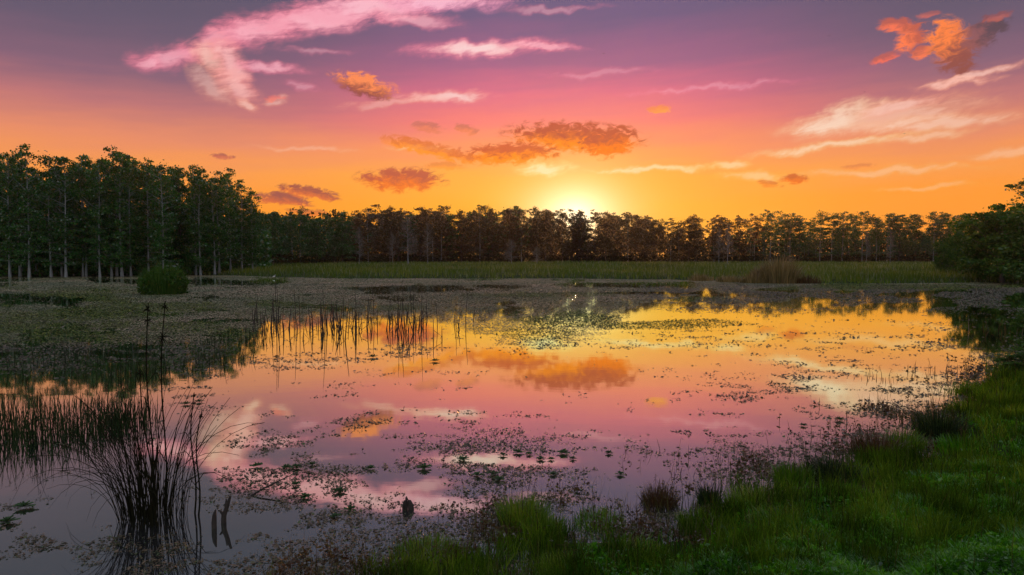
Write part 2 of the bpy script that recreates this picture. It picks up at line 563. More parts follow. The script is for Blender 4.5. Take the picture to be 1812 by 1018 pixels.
M_PALE_BARK = solid_mat('pale_bark', (0.1, 0.13, 0.12), (0.28, 0.32, 0.3), (5, 5, 0.6))
M_DARK_BARK = solid_mat('brown_bark', (0.05, 0.045, 0.035), (0.14, 0.12, 0.1), (5, 5, 0.8))
M_CYPRESS = leaf_mat('cypress_green', [(0, (0.01, 0.055, 0.008)), (0.5, (0.026, 0.115, 0.015)), (0.85, (0.05, 0.16, 0.022)), (1, (0.14, 0.085, 0.02))], 0.35, objvar=0.35)
M_RUST = leaf_mat('cypress_rust', [(0, (0.035, 0.045, 0.01)), (0.5, (0.08, 0.075, 0.016)), (0.85, (0.13, 0.09, 0.022)), (1, (0.18, 0.09, 0.025))], 0.45, (1.4, 0.95, 0.45), objvar=0.35)
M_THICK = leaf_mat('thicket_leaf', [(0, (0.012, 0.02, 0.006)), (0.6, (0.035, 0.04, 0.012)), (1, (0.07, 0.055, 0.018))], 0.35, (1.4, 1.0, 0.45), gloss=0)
M_WISP = leaf_mat('wispy_grey_green', [(0, (0.07, 0.08, 0.06)), (1, (0.16, 0.15, 0.11))], 0.3, (1.2, 1.0, 0.7), objvar=0.3)
M_WILLOW = leaf_mat('willow_green', [(0, (0.02, 0.065, 0.01)), (0.6, (0.052, 0.13, 0.02)), (1, (0.1, 0.18, 0.035))], 0.35, gloss=0.012, objvar=0.2)
M_MARSH = leaf_mat('marsh_grass', [(0, (0.04, 0.08, 0.008)), (0.4, (0.09, 0.16, 0.014)), (0.75, (0.16, 0.22, 0.025)), (1, (0.2, 0.16, 0.05))], 0.45, (1.2, 1.15, 0.5), pos=(0.05, 0.72))
M_LAWN = leaf_mat('bank_grass', [(0, (0.012, 0.055, 0.002)), (0.35, (0.038, 0.165, 0.004)), (0.7, (0.085, 0.28, 0.008)), (0.93, (0.18, 0.36, 0.018)), (1, (0.36, 0.31, 0.1))], 0.4, (1.1, 1.2, 0.4), 0.02, 0.5, pos=(1.6, 0.6))
M_TUSS = leaf_mat('tussock_grass', [(0, (0.02, 0.07, 0.005)), (0.45, (0.08, 0.2, 0.012)), (0.8, (0.2, 0.3, 0.03)), (1, (0.3, 0.22, 0.06))], 0.45, (1.2, 1.15, 0.4), 0.02, 0.5, pos=(1.3, 0.5))
M_SHORE = leaf_mat('shore_weed_grass', [(0, (0.01, 0.02, 0.003)), (0.35, (0.036, 0.078, 0.006)), (0.7, (0.1, 0.19, 0.012)), (0.92, (0.2, 0.29, 0.025)), (1, (0.24, 0.17, 0.06))], 0.35, (1.15, 1.15, 0.45), gloss=0, pos=(1.5, 0.6))
M_RUSSET = leaf_mat('russet_stem', [(0, (0.045, 0.03, 0.015)), (0.6, (0.1, 0.055, 0.025)), (1, (0.09, 0.1, 0.03))], 0.35, (1.3, 0.9, 0.5))
M_REED = leaf_mat('dark_reed', [(0, (0.008, 0.008, 0.006)), (0.6, (0.018, 0.019, 0.01)), (1, (0.03, 0.038, 0.014))], 0.12, (1.2, 1.0, 0.6), 0)
M_RUSH = leaf_mat('dark_rush', [(0, (0.012, 0.022, 0.01)), (0.7, (0.03, 0.055, 0.02)), (1, (0.05, 0.08, 0.03))], 0.25, (1.2, 1.1, 0.6), 0.01)
M_DEAD = solid_mat('dead_wood', (0.02, 0.017, 0.014), (0.06, 0.05, 0.04), (20, 20, 4))
M_TAN = leaf_mat('dry_tan_reed', [(0, (0.1, 0.1, 0.03)), (0.6, (0.22, 0.18, 0.07)), (1, (0.34, 0.28, 0.13))], 0.35, (1.3, 1.0, 0.6))
M_DRY = leaf_mat('dry_stem', [(0, (0.02, 0.017, 0.008)), (0.6, (0.06, 0.06, 0.02)), (1, (0.13, 0.17, 0.05))], 0.35, gloss=0)
M_ROS = leaf_mat('rosette_green', [(0, (0.025, 0.06, 0.02)), (1, (0.06, 0.13, 0.04))], 0.25, gloss=0.06, rough=0.4, objvar=0.3)
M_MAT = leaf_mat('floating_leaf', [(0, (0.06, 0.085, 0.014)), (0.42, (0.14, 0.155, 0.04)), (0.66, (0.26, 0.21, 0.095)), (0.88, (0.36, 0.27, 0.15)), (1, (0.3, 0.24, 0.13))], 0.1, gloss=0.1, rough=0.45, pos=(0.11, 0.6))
M_MATG = leaf_mat('green_floating_leaf', [(0, (0.025, 0.05, 0.008)), (0.6, (0.085, 0.12, 0.016)), (1, (0.19, 0.2, 0.04))], 0.1, gloss=0.03, rough=0.5)
M_LITTER = leaf_mat('brown_floating_leaf', [(0, (0.035, 0.035, 0.018)), (0.6, (0.1, 0.075, 0.042)), (0.85, (0.17, 0.12, 0.08)), (1, (0.05, 0.1, 0.025))], 0.15, gloss=0.1, rough=0.4)
M_FEATHER = solid_mat('white_feather', (0.7, 0.7, 0.68), (0.82, 0.82, 0.8), (9, 9, 9))
M_BIRD = solid_mat('dark_feather', (0.015, 0.015, 0.016), (0.04, 0.04, 0.04), (9, 9, 9))


def ground_mat():
    m = bpy.data.materials.new('soil_and_moss')
    m.use_nodes = True
    q = NT(m.node_tree)
    b = q.n['Principled BSDF']
    geo = q.new('ShaderNodeNewGeometry')
    n1 = q.noise(geo.outputs['Position'], 0.7, 6, 0.6).outputs[0]
    n2 = q.noise(geo.outputs['Position'], 9.0, 5, 0.7).outputs[0]
    c = q.ramp(q.math('MULTIPLY_ADD', n2, 0.5, q.math('MULTIPLY', n1, 0.5)), [(0.35, (0.012, 0.02, 0.006)), (0.55, (0.025, 0.05, 0.01)), (0.7, (0.05, 0.05, 0.02))])
    q.put(b.inputs['Base Color'], c)
    b.inputs['Roughness'].default_value = 0.95
    b.inputs['Specular IOR Level'].default_value = 0.1
    bp = q.new('ShaderNodeBump')
    bp.inputs['Strength'].default_value = 0.6
    bp.inputs['Distance'].default_value = 0.06
    q.put(bp.inputs['Height'], n2)
    q.l.new(bp.outputs[0], b.inputs['Normal'])
    return m


def water_mat():
    m = bpy.data.materials.new('still_pond_water')
    m.use_nodes = True
    m.node_tree.nodes.clear()
    q = NT(m.node_tree)
    geo = q.new('ShaderNodeNewGeometry')
    n1 = q.noise(q.mapping(geo.outputs['Position'], (0, 0, 0), (0, 0, R(15)), (1.0, 2.2, 1), 'POINT'), 1.1, 3, 0.5).outputs[0]
    bp = q.new('ShaderNodeBump')
    bp.inputs['Strength'].default_value = 0.05
    bp.inputs['Distance'].default_value = 0.012
    q.put(bp.inputs['Height'], n1)
    gl = q.new('ShaderNodeBsdfGlossy')
    gl.inputs['Roughness'].default_value = 0.03
    gl.inputs['Color'].default_value = (0.84, 1.0, 0.78, 1)
    q.l.new(bp.outputs[0], gl.inputs['Normal'])
    df = q.new('ShaderNodeBsdfDiffuse')
    df.inputs[0].default_value = (0.025, 0.025, 0.028, 1)
    lw = q.new('ShaderNodeLayerWeight')
    lw.inputs[0].default_value = 0.5
    mx = q.new('ShaderNodeMixShader')
    # Facing: 0 looking straight down, 1 at grazing angles
    q.put(mx.inputs[0], q.ramp(lw.outputs['Facing'], [(0.0, (0.12,) * 3), (0.57, (0.5,) * 3), (0.74, (0.78,) * 3), (0.86, (0.94,) * 3), (0.94, (0.99,) * 3)]))
    q.l.new(df.outputs[0], mx.inputs[1])
    q.l.new(gl.outputs[0], mx.inputs[2])
    o = q.new('ShaderNodeOutputMaterial')
    q.l.new(mx.outputs[0], o.inputs[0])
    return m


# ------------------------------------------------------------------ setting: ground and water
def axis(parts):
    a = []
    for lo, hi, st_ in parts:
        a += list(np.arange(lo, hi, st_))
    return np.array(a + [parts[-1][1]])


gx = axis([(-1400, -300, 220), (-300, -130, 17), (-130, -20, 4), (-20, -6, 0.9), (-6, 24, 0.22), (24, 80, 1.6), (80, 140, 4), (140, 300, 16), (300, 1400, 220)])
gy = axis([(-400, -40, 60), (-40, 0, 4), (0, 26, 0.22), (26, 60, 1.2), (60, 130, 2.0), (130, 260, 10), (260, 1500, 200)])
X, Y = np.meshgrid(gx, gy)
Z = height(X, Y)
gv = np.stack([X.ravel(), Y.ravel(), Z], 1)
nx_ = len(gx)
ii, jj = np.meshgrid(np.arange(nx_ - 1), np.arange(len(gy) - 1))
q0 = (jj * nx_ + ii).ravel()
gf = np.stack([q0, q0 + 1, q0 + 1 + nx_, q0 + nx_], 1)
structure('ground', mesh_np('ground', gv, gf, ground_mat(), True))
structure('water', mesh_np('water', [(-130, -20, 0), (75, -20, 0), (75, 125, 0), (-130, 125, 0)], [(0, 1, 2, 3)], water_mat()))

# ------------------------------------------------------------------ evening haze
hz = bpy.data.materials.new('evening_haze')
hz.use_nodes = True
hz.node_tree.nodes.clear()
q = NT(hz.node_tree)
pv = q.new('ShaderNodeVolumePrincipled')
pv.inputs['Color'].default_value = (1.0, 0.93, 0.86, 1)
pv.inputs['Density'].default_value = 0.00012
pv.inputs['Anisotropy'].default_value = 0.74
q.l.new(pv.outputs[0], q.new('ShaderNodeOutputMaterial').inputs['Volume'])
bx = [(x_, y_, z_) for z_ in (-3.0, 30.0) for (x_, y_) in ((-1500, -500), (1500, -500), (1500, 1600), (-1500, 1600))]
haze = link('haze', mesh_np('haze', bx, [(3, 2, 1, 0), (4, 5, 6, 7), (0, 1, 5, 4), (1, 2, 6, 5), (2, 3, 7, 6), (3, 0, 4, 7)], hz))
haze['kind'] = 'stuff'
haze['label'] = 'thin warm evening haze over the pond and woods'

# ------------------------------------------------------------------ tree kinds
def bent_path(h, k, wob):
    z = np.linspace(0, h, k)
    ph = rng.uniform(0, 6.28, 2)
    return np.stack([wob * np.sin(z / h * 3.1 + ph[0]) * z / h, wob * np.sin(z / h * 2.7 + ph[1]) * z / h, z], 1)


def tree_meshes(name, h, low, wide, prof, n_limb, per_limb, leaf, leafmat, barkmat, r0=0.17, limb_r=0.04, jitter=0.4, droop=0.0, clump=0.34, wisps=0, gapy=0.75):
    """(trunk with limbs, crown) of one tree: limbs leave the trunk between low*h and the top, leaf clumps sit along them"""
    tp = bent_path(h * 0.97, 10, 0.25)
    t = np.linspace(0, 1, 10)
    mb = MB()
    mb.tube(np.vstack([tp[0] - (0, 0, 0.4), tp]), np.concatenate([[r0 * 1.7], r0 * (1.02 - t * 0.85) + r0 * 0.7 * np.exp(-t * h / 0.7)]), 8, 0.12)
    C = []
    for i in range(n_limb + wisps):
        wisp = i >= n_limb
        f = low + (1 - low) * ((i + rng.random()) / n_limb) if not wisp else rng.uniform(0.1, low + 0.2)
        z0 = f * h * 0.97
        s = np.clip((f - low) / (1 - low), 0, 1)
        L = wide * np.interp(s, [p[0] for p in prof], [p[1] for p in prof]) * rng.uniform(0.45, 1.3)
        if wisp:
            L = wide * rng.uniform(0.4, 1.0)
        a = rng.uniform(0, 6.283)
        c0 = np.array([np.interp(z0, tp[:, 2], tp[:, 0]), np.interp(z0, tp[:, 2], tp[:, 1]), z0])
        rise = rng.uniform(0.0, 0.5) + 0.55 * s if not wisp else rng.uniform(-0.1, 0.25)
        u = np.linspace(0, 1, 4)
        path = c0 + np.stack([np.cos(a) * L * u, np.sin(a) * L * u, L * (rise * u - droop * u * u)], 1) + np.cumsum(rng.normal(scale=0.06 * L, size=(4, 3)) * (u > 0)[:, None], 0)
        mb.tube(path, limb_r * (1.15 - u) * (0.4 + L / wide * 0.6) * (0.6 if wisp else 1), 4)
        k = max(1, int(L / gapy + rng.random()))
        m = int(per_limb * (0.35 + L / wide) * rng.uniform(0.3, 1.5) * (0.55 if wisp else 1))
        if m < 1:
            continue
        cen = np.stack([np.interp(np.clip(rng.beta(2.2, 1.1, k), 0, 1), u, path[:, d]) for d in range(3)], 1) + rng.normal(scale=jitter * 0.45, size=(k, 3))
        pick = cen[rng.integers(0, k, m)]
        C.append(pick + rng.normal(size=(m, 3)) * np.array([clump, clump, clump * (0.6 if not wisp else 0.3)]) * rng.uniform(0.6, 1.25))
    tr = mb.mesh(name + '_trunk', barkmat, True)
    V, F = flakes(np.vstack(C), leaf)
    return tr, mesh_np(name + '_crown', V, F, leafmat)


COLUMN = [(0, .45), (.3, .8), (.6, 1), (.85, .75), (1, .25)]
UMBREL = [(0, .5), (.4, .9), (.75, 1.0), (1, .5)]
FULL = [(0, 1), (.4, 1), (.75, .7), (1, .25)]
H0 = 18.0
TALL = [tree_meshes('tall_cypress', H0, 0.30, 2.5, COLUMN, 40, 62, 0.21, M_CYPRESS, M_PALE_BARK, r0=0.145, wisps=44) for _ in range(6)]
TALLB = [tree_meshes('filled_cypress', H0, 0.2, 2.7, FULL, 44, 85, 0.25, M_CYPRESS, M_DARK_BARK, wisps=20) for _ in range(5)]
UMB = [tree_meshes('umbrella_cypress', H0, 0.5, 3.2, UMBREL, 30, 95, 0.22, M_RUST, M_PALE_BARK, r0=0.13, jitter=0.6, clump=0.36, wisps=22) for _ in range(6)]
ROUND = [tree_meshes('round_cypress', H0, 0.22, 3.4, FULL, 46, 120, 0.24, M_RUST, M_DARK_BARK, r0=0.13, jitter=0.6, clump=0.4, wisps=14) for _ in range(5)]
GREENU = [tree_meshes('green_umbrella', H0, 0.52, 3.0, UMBREL, 30, 95, 0.22, M_CYPRESS, M_PALE_BARK, r0=0.13, jitter=0.6, clump=0.36, wisps=20) for _ in range(5)]
ROUNDG = [tree_meshes('round_green', H0, 0.22, 3.4, FULL, 46, 120, 0.24, M_CYPRESS, M_DARK_BARK, r0=0.13, jitter=0.6, clump=0.4, wisps=14) for _ in range(4)]
BARE = [tree_meshes('bare_cypress', H0, 0.2, 3.4, FULL, 60, 26, 0.26, M_WISP, M_PALE_BARK, r0=0.2, limb_r=0.07) for _ in range(3)]
WILL = [tree_meshes('willow_bush', 6.0, 0.03, 3.0, [(0, .9), (.3, 1), (.5, .8), (.7, .9), (1, .4)], 44, 190, 0.17, M_WILLOW, M_DARK_BARK, r0=0.12, limb_r=0.035, jitter=0.8, clump=0.3) for _ in range(3)]


def grow(kind, label, x, y, h, name='cypress_tree', cat='tree', group=None, wide=1.0, ref=H0):
    tr, cr = kind[rng.integers(len(kind))]
    s = h / ref
    z = float(height([x], [y])[0])
    w = s * wide * rng.uniform(0.88, 1.12)
    o = thing(name, label, cat, (x, y, max(z, -0.3)), rng.uniform(0, 6.28), (w, w, s), group)
    link('trunk', tr, o)
    link('crown', cr, o)
    return o


ORD = 'first second third fourth fifth sixth seventh eighth ninth tenth eleventh twelfth thirteenth fourteenth fifteenth sixteenth seventeenth eighteenth nineteenth twentieth twenty-first twenty-second twenty-third twenty-fourth twenty-fifth twenty-sixth twenty-seventh twenty-eighth twenty-ninth thirtieth'.split()

# --- the tall wood on the left
LTOP = [(-80, 268), (0, 268), (40, 265), (70, 262), (125, 268), (180, 272), (205, 263), (255, 272), (300, 281), (340, 290), (390, 302), (420, 314), (445, 342), (470, 372), (520, 380)]
def ltop(px):
    return float(np.interp(px, [p[0] for p in LTOP], [p[1] for p in LTOP]))
front = [18, 36, 52, 91, 110, 117, 147, 153, 177, 198, 207, 216, 232, 263, 289, 347, 355, 380, 388, 408, 428, 447]
for i, px in enumerate(front):
    Yd = float(np.interp(px, [0, 300, 360, 450], [100, 106, 112, 128])) + rng.uniform(-1.5, 2.5)
    h = zat(ltop(px) + rng.choice([rng.uniform(-6, 6), rng.uniform(4, 26)]), Yd)
    grow(TALL, f'tall pale-trunked cypress, {ORD[i]} from the left in front of the tall wood', at(px, Yd), Yd, h, group='front cypresses of the tall wood at the water')
for row, (dY, n) in enumerate([(6, 24), (13, 24), (22, 22), (34, 20)]):
    for k in range(n):
        px = -70 + (k + rng.random()) / n * 535
        Yd = float(np.interp(px, [0, 300, 360, 450], [100, 106, 112, 128])) + dY + rng.uniform(-2.5, 2.5)
        h = zat(ltop(px) + rng.uniform(10, 66), Yd)
        grow(TALLB if rng.random() < 0.72 else TALL, 'dark green cypress inside the tall wood, ' + ('nearest to the picture edge' if px < 110 else 'behind the round shrub in the pond' if px < 300 else 'toward the lower far line'), at(px, Yd), Yd, h, group='inner trees of the tall wood')

# --- the far line of trees
FTOP = [(440, 374), (520, 378), (600, 380), (650, 372), (685, 364), (720, 370), (800, 368), (860, 371), (905, 365), (960, 369), (1020, 370), (1080, 377), (1130, 381), (1200, 385), (1250, 387), (1300, 382),
        (1340, 378), (1400, 382), (1480, 374), (1560, 380), (1620, 381), (1700, 381), (1760, 380), (1900, 378)]
def ftop(px):
    return float(np.interp(px, [p[0] for p in FTOP], [p[1] for p in FTOP]))
def fdist(px):
    return float(np.interp(px, [440, 560, 700, 1000, 1300, 1750, 1850], [165, 225, 280, 305, 300, 285, 280]))
SECT = [(455, 620, 'beside the tall wood in the far line', 7), (620, 880, 'beneath the small orange clouds', 10), (880, 1120, 'against the glowing sun', 9),
        (1120, 1350, 'between sun and dry reed clump', 9), (1350, 1560, 'beyond the dry reed clump', 8), (1560, 1740, 'beside the dark willows', 7)]
for a, b, where, n in SECT:
    mat_kind = UMB if 620 <= a < 1350 else GREENU
    for k in range(n):
        px = a + (k + 0.5 + rng.uniform(-0.35, 0.35)) / n * (b - a)
        Yd = fdist(px) + rng.uniform(-3, 3)
        h = zat(ftop(px) + rng.choice([rng.uniform(-3, 4), rng.uniform(2, 11)]), Yd)
        kind = mat_kind if rng.random() < (0.35 if a < 960 else 0.7) else (ROUND if 620 <= a < 1350 else ROUNDG)
        grow(kind, f'backlit cypress, {ORD[k]} of those {where}', at(px, Yd), Yd, h, group='front trees of the far line', wide=1.25)
for px, dy in ((1012, 5), (1019, 12), (1027, 7)):
    Yd = fdist(px) + dy
    grow(ROUND, 'backlit bushy tree right in front of the sun glow', at(px, Yd), Yd, zat(387, Yd), group='trees before the sun')
for row, (dY, n) in enumerate([(10, 46), (24, 44), (40, 40)]):
    for k in range(n):
        px = 450 + (k + rng.random()) / n * 1400
        Yd = fdist(px) + dY + rng.uniform(-3, 3)
        gap = 1150 < px < 1720 or 985 < px < 1060
        dense = px < 985 or 1065 < px < 1150
        h = zat(ftop(px) + (rng.uniform(3, 18) if dense else rng.uniform(6, 40)), Yd)
        kind = (UMB if px < 1300 else GREENU) if (gap and rng.random() < 0.85) else (ROUNDG if px < 640 or px > 1280 or rng.random() < 0.3 else ROUND)
        grow(kind, 'backlit tree deeper in the far line, ' + ('close to the tall wood' if px < 640 else 'beneath the small orange clouds' if px < 900 else 'around the glowing sun' if px < 1130 else 'between sun and dry reed clump' if px < 1330 else 'beyond the dry reed clump' if px < 1560 else 'toward the dark willows'), at(px, Yd), Yd, h, group='inner trees of the far line', wide=1.4 if dense else 1.2)

# --- pale, nearly bare cypresses in front of the far line
for px, Yd, ty, w, lab in [(636, 150, 405, .8, 'slender pale bare cypress near the far bank, nearest to the tall wood'), (695, 160, 415, .8, 'short pale bare cypress just before the broad wispy one'),
                           (722, 150, 385, 1.1, 'broad pale wispy cypress, largest of the bare trees before the far line'), (757, 156, 398, .8, 'pale bare cypress close behind the broad wispy one'),
                           (1272, 165, 405, .7, 'pale bare cypress before the far line, towards the dry reed clump'), (1287, 160, 400, .8, 'pale bare cypress with level limbs, nearer of the pair by the dry reed clump'),
                           (1533, 165, 412, .6, 'pale thin bare cypress rising behind the meadow'), (1575, 165, 410, .6, 'pale thin bare cypress behind the meadow, closer to the dark willows'),
                           (1690, 110, 430, .8, 'bluish pale bare cypress at the edge of the dark willows'), (905, 130, 428, 1.6, 'low grey wispy bare cypress standing in the far marsh'), (950, 128, 440, 1.6, 'lowest grey wispy bush-like cypress in the far marsh')]:
    Yd *= 1.45 if px < 1600 else 1.0
    grow(BARE, lab, at(px, Yd), Yd, zat(ty, Yd), group='pale bare cypresses', wide=w)

# --- dark willows on the right
for px, Yd, ty, w, lab in [(1702, 92, 425, .8, 'low dark green willow bush at the end of the meadow'), (1735, 84, 402, 1.0, 'dark green willow bush between the meadow and the tall willow'),
                           (1772, 80, 385, 1.1, 'rounded dark willow bush at the water in front of the tall tree'), (1825, 76, 380, 1.2, 'dark willow bush cut by the picture edge at the far water'),
                           (1668, 100, 447, .9, 'lowest dark bush where the meadow meets the willow thicket'), (1684, 104, 432, .9, 'small dark bush behind the lowest one at the meadow end'), (1790, 92, 395, 1.2, 'dark willow bush behind the rounded one at the water'), (1742, 95, 420, 1.1, 'dark willow bush farther back in the willow thicket')]:
    grow(WILL, lab, at(px, Yd), Yd, zat(ty, Yd), 'willow_bush', 'bush', 'dark willow bushes', wide=w, ref=6.0)
grow(TALL, 'tall ragged dark tree rising above the dark willow bushes', at(1812, 88), 88, zat(322, 88), 'ragged_tree', 'tree', wide=1.5)

# --- undergrowth, far wood as one mass
def mass(pxa, pxb, yfun, top, n, leaf, depth, zmin=0.2):
    px = rng.uniform(pxa, pxb, n)
    Yd = np.array([yfun(p) for p in px]) + rng.uniform(0, depth, n)
    x = (px - 906) / F_PX * Yd
    hh = (top(px) if callable(top) else top) * (0.45 + 0.9 * fbm(x * 0.18, Yd * 0.05, 31, 3))
    z = zmin + hh * rng.random(n) ** 0.9
    return flakes(np.stack([x, Yd, z], 1), np.full(n, leaf))


lf = lambda p: float(np.interp(p, [0, 300, 360, 450], [100, 106, 112, 128]))
V1, F1 = mass(-90, 480, lambda p: lf(p) + 30, 9.5, 16000, 0.7, 20)
V2, F2 = mass(-90, 480, lambda p: lf(p) + 2, 2.2, 9000, 0.4, 14)
stuff('undergrowth', mesh_np('undergrowth', np.vstack([V1, V2]), np.vstack([F1, F2 + len(V1)]), M_CYPRESS), 'dark leafy undergrowth filling the floor of the tall wood', 'undergrowth')
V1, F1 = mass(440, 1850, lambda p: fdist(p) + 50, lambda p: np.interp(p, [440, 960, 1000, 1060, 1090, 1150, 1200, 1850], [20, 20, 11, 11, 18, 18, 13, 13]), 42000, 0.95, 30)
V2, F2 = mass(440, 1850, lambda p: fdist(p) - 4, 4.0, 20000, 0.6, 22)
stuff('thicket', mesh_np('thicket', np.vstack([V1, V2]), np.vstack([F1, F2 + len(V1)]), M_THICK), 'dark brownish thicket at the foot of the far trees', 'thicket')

# ------------------------------------------------------------------ far marsh meadow
n = 95000
px = rng.uniform(330, 1860, n)
Yd = 72 + 240 * rng.random(n) ** 1.8
x = (px - 906) / F_PX * Yd
d = edge_d(x, Yd)
ok = (d > -0.6) & (Yd < np.interp(px, [330, 440, 560, 700], [125, 165, 225, 290]))
x, Yd, d, px = x[ok], Yd[ok], d[ok], px[ok]
cl = fbm(x * 0.12, Yd * 0.12, 41, 3)
hh = (0.12 + 1.45 * cl) * rng.uniform(0.6, 1.25, len(x)) * np.interp(d, [-0.6, 1.5], [0.45, 1])
V, F = blades(np.stack([x, Yd, np.maximum(height(x, Yd), -0.05)], 1), hh, rng.uniform(0.05, 0.11, len(x)) * np.maximum(1, Yd / 100), 0.4, 0.5, 2)
stuff('marsh_grass', mesh_np('marsh_grass', V, F, M_MARSH), 'green marsh grass meadow along the far bank', 'grass')

# --- clumps on the far bank
def reed_bush(name, label, cat, px, Yd, w, h, n, mat, blade_w, group=None, spread=0.45, z=None):
    r = np.sqrt(rng.random(n)) * w * 0.5
    a = rng.uniform(0, 6.283, n)
    Pb = np.stack([r * np.cos(a), r * np.sin(a), np.zeros(n)], 1)
    hh = h * rng.uniform(0.45, 1.05, n) * (1 - 0.45 * (r / (w * 0.5)) ** 2)
    lean = np.stack([np.cos(a), np.sin(a)], 1) * (hh * spread * rng.uniform(0.1, 1.2, n))[:, None]
    V, F = blade_arrays(Pb, hh, np.full(n, blade_w) * rng.uniform(0.6, 1.4, n), lean, rng.uniform(0.3, 1.3, n), 3)
    X_ = at(px, Yd)
    zz = float(height([X_], [Yd])[0]) if z is None else z
    o = thing(name, label, cat, (X_, Yd, max(zz, -0.1)), group=group)
    link('foliage', mesh_np(name + '_foliage', V, F, mat), o)
    mb = MB()
    for k in range(7):
        a = rng.uniform(0, 6.28)
        q = rng.uniform(0, 0.35) * w
        L = h * rng.uniform(0.7, 1.02)
        u = np.linspace(0, 1, 4)
        mb.tube(np.stack([q * np.cos(a) * (1 + 0.5 * u), q * np.sin(a) * (1 + 0.5 * u), L * u], 1), blade_w * 0.35 * (1.1 - u * 0.6), 5)
    link('stem', mb.mesh(name + '_stem', M_DEAD), o)
    return o


reed_bush('reed_clump', 'tall dry tan reed clump on the far bank', 'reeds', 1378, 79, 4.4, 3.9, 1700, M_TAN, 0.06)
for px, Yd, w, h, lab in [(1332, 79, 3.0, 1.7, 'low brownish reed clump just before the tall dry one'), (1425, 78, 3.2, 1.4, 'low dark reed clump just beyond the tall dry one'), (1290, 82, 3.2, 1.2, 'small brown reed clump at the bank towards the sun'),
                          (1348, 84, 2.6, 2.2, 'dull green reed clump behind the low brownish one'), (1240, 86, 3, 1.3, 'brownish reed clump on the far bank below the sun')]:
    reed_bush('reed_clump', lab, 'reeds', px, Yd, w, h, 500, M_TAN if px != 1425 else M_RUSSET, 0.06, 'low reed clumps of the far bank')
x0, y0 = gp(290, 520)
o = reed_bush('willow_shrub', 'rounded green shrub growing alone out of the pond', 'shrub', 290, y0, 3.2, 2.9, 2600, M_WILLOW, 0.04, spread=0.42, z=0)
C = rng.normal(size=(7000, 3))
C /= np.linalg.norm(C, axis=1)[:, None]
lump = 0.62 + 0.62 * fbm(C[:, 0] * 2.5 + C[:, 2] * 1.7, C[:, 1] * 2.5 + 5, 81, 3)
C *= (rng.random(7000) ** 0.35 * lump)[:, None] * np.array([2.0, 1.8, 1.5])
C[:, 2] = np.abs(C[:, 2] + 0.75)
V, F = flakes(C, np.full(7000, 0.11), 0.0, 2.6)
link('leafage', mesh_np('shrub_leafage', V, F, M_WILLOW), o)

# ------------------------------------------------------------------ things floating on the pond
def region(px, py):
    """how thickly floating leaves cover the pond, by place: (pale mat, green mat, brown litter)"""
    n1 = fbm(px / 60, py / 9, 51, 3)
    n2 = fbm(px / 140, py / 14, 52, 3)
    # pale mat: the far and left part of the pond
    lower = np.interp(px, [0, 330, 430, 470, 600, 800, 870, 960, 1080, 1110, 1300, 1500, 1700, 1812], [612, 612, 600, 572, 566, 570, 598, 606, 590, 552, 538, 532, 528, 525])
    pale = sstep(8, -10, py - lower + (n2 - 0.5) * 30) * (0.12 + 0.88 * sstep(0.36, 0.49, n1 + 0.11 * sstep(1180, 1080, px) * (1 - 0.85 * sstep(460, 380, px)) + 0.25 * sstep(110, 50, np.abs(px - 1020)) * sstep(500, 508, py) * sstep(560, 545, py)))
    dark = np.zeros_like(px)
    for cx, cy, hw, hh in [(70, 528, 130, 14), (400, 500, 120, 6), (740, 511, 140, 7), (880, 507, 60, 4), (1130, 504, 160, 6), (1160, 519, 90, 3), (1500, 522, 260, 9), (1700, 528, 180, 26), (240, 497, 90, 4)]:
        dark = np.maximum(dark, sstep(1.15, 0.6, np.sqrt(((px - cx) / hw) ** 2 + ((py - cy) / hh) ** 2) + (n1 - 0.5) * 0.9))
    pale = pale * (1 - 0.93 * dark)
    # strip of speckles right of the mat
    speck = sstep(500, 512, py) * sstep(560, 535, py) * sstep(1080, 1200, px) * (n1 > 0.5) * 0.45
    low_left = sstep(470, 400, px + (py - 600) * 0.9) * sstep(598, 612, py) * sstep(760, 690, py) * sstep(0.44, 0.6, n1) * 0.5
    green = 0.75 * sstep(0.5, 0.66, fbm(px / 90, py / 11, 57, 3)) * sstep(470, 330, px) * sstep(612, 600, py) * sstep(498, 530, py)
    for cx, cy, hw, hh, s in [(1010, 566, 110, 14, .9), (1150, 575, 120, 9, .8), (1250, 571, 80, 7, .6), (960, 590, 70, 14, .6), (130, 558, 160, 14, .7), (60, 580, 140, 12, .6), (300, 545, 110, 9, .6), (330, 580, 110, 12, .5), (160, 600, 150, 8, .5), (480, 538, 70, 5, .6),
                              (420, 590, 50, 12, .4), (950, 522, 120, 5, .5), (1580, 508, 220, 6, .9), (1250, 530, 60, 5, .5), (700, 545, 60, 6, .4), (230, 516, 80, 5, .5)]:
        green = np.maximum(green, s * sstep(1.1, 0.55, np.sqrt(((px - cx) / hw) ** 2 + ((py - cy) / hh) ** 2) + (n1 - 0.5) * 0.9))
    return pale, np.maximum(green, 0), np.maximum(speck, low_left)


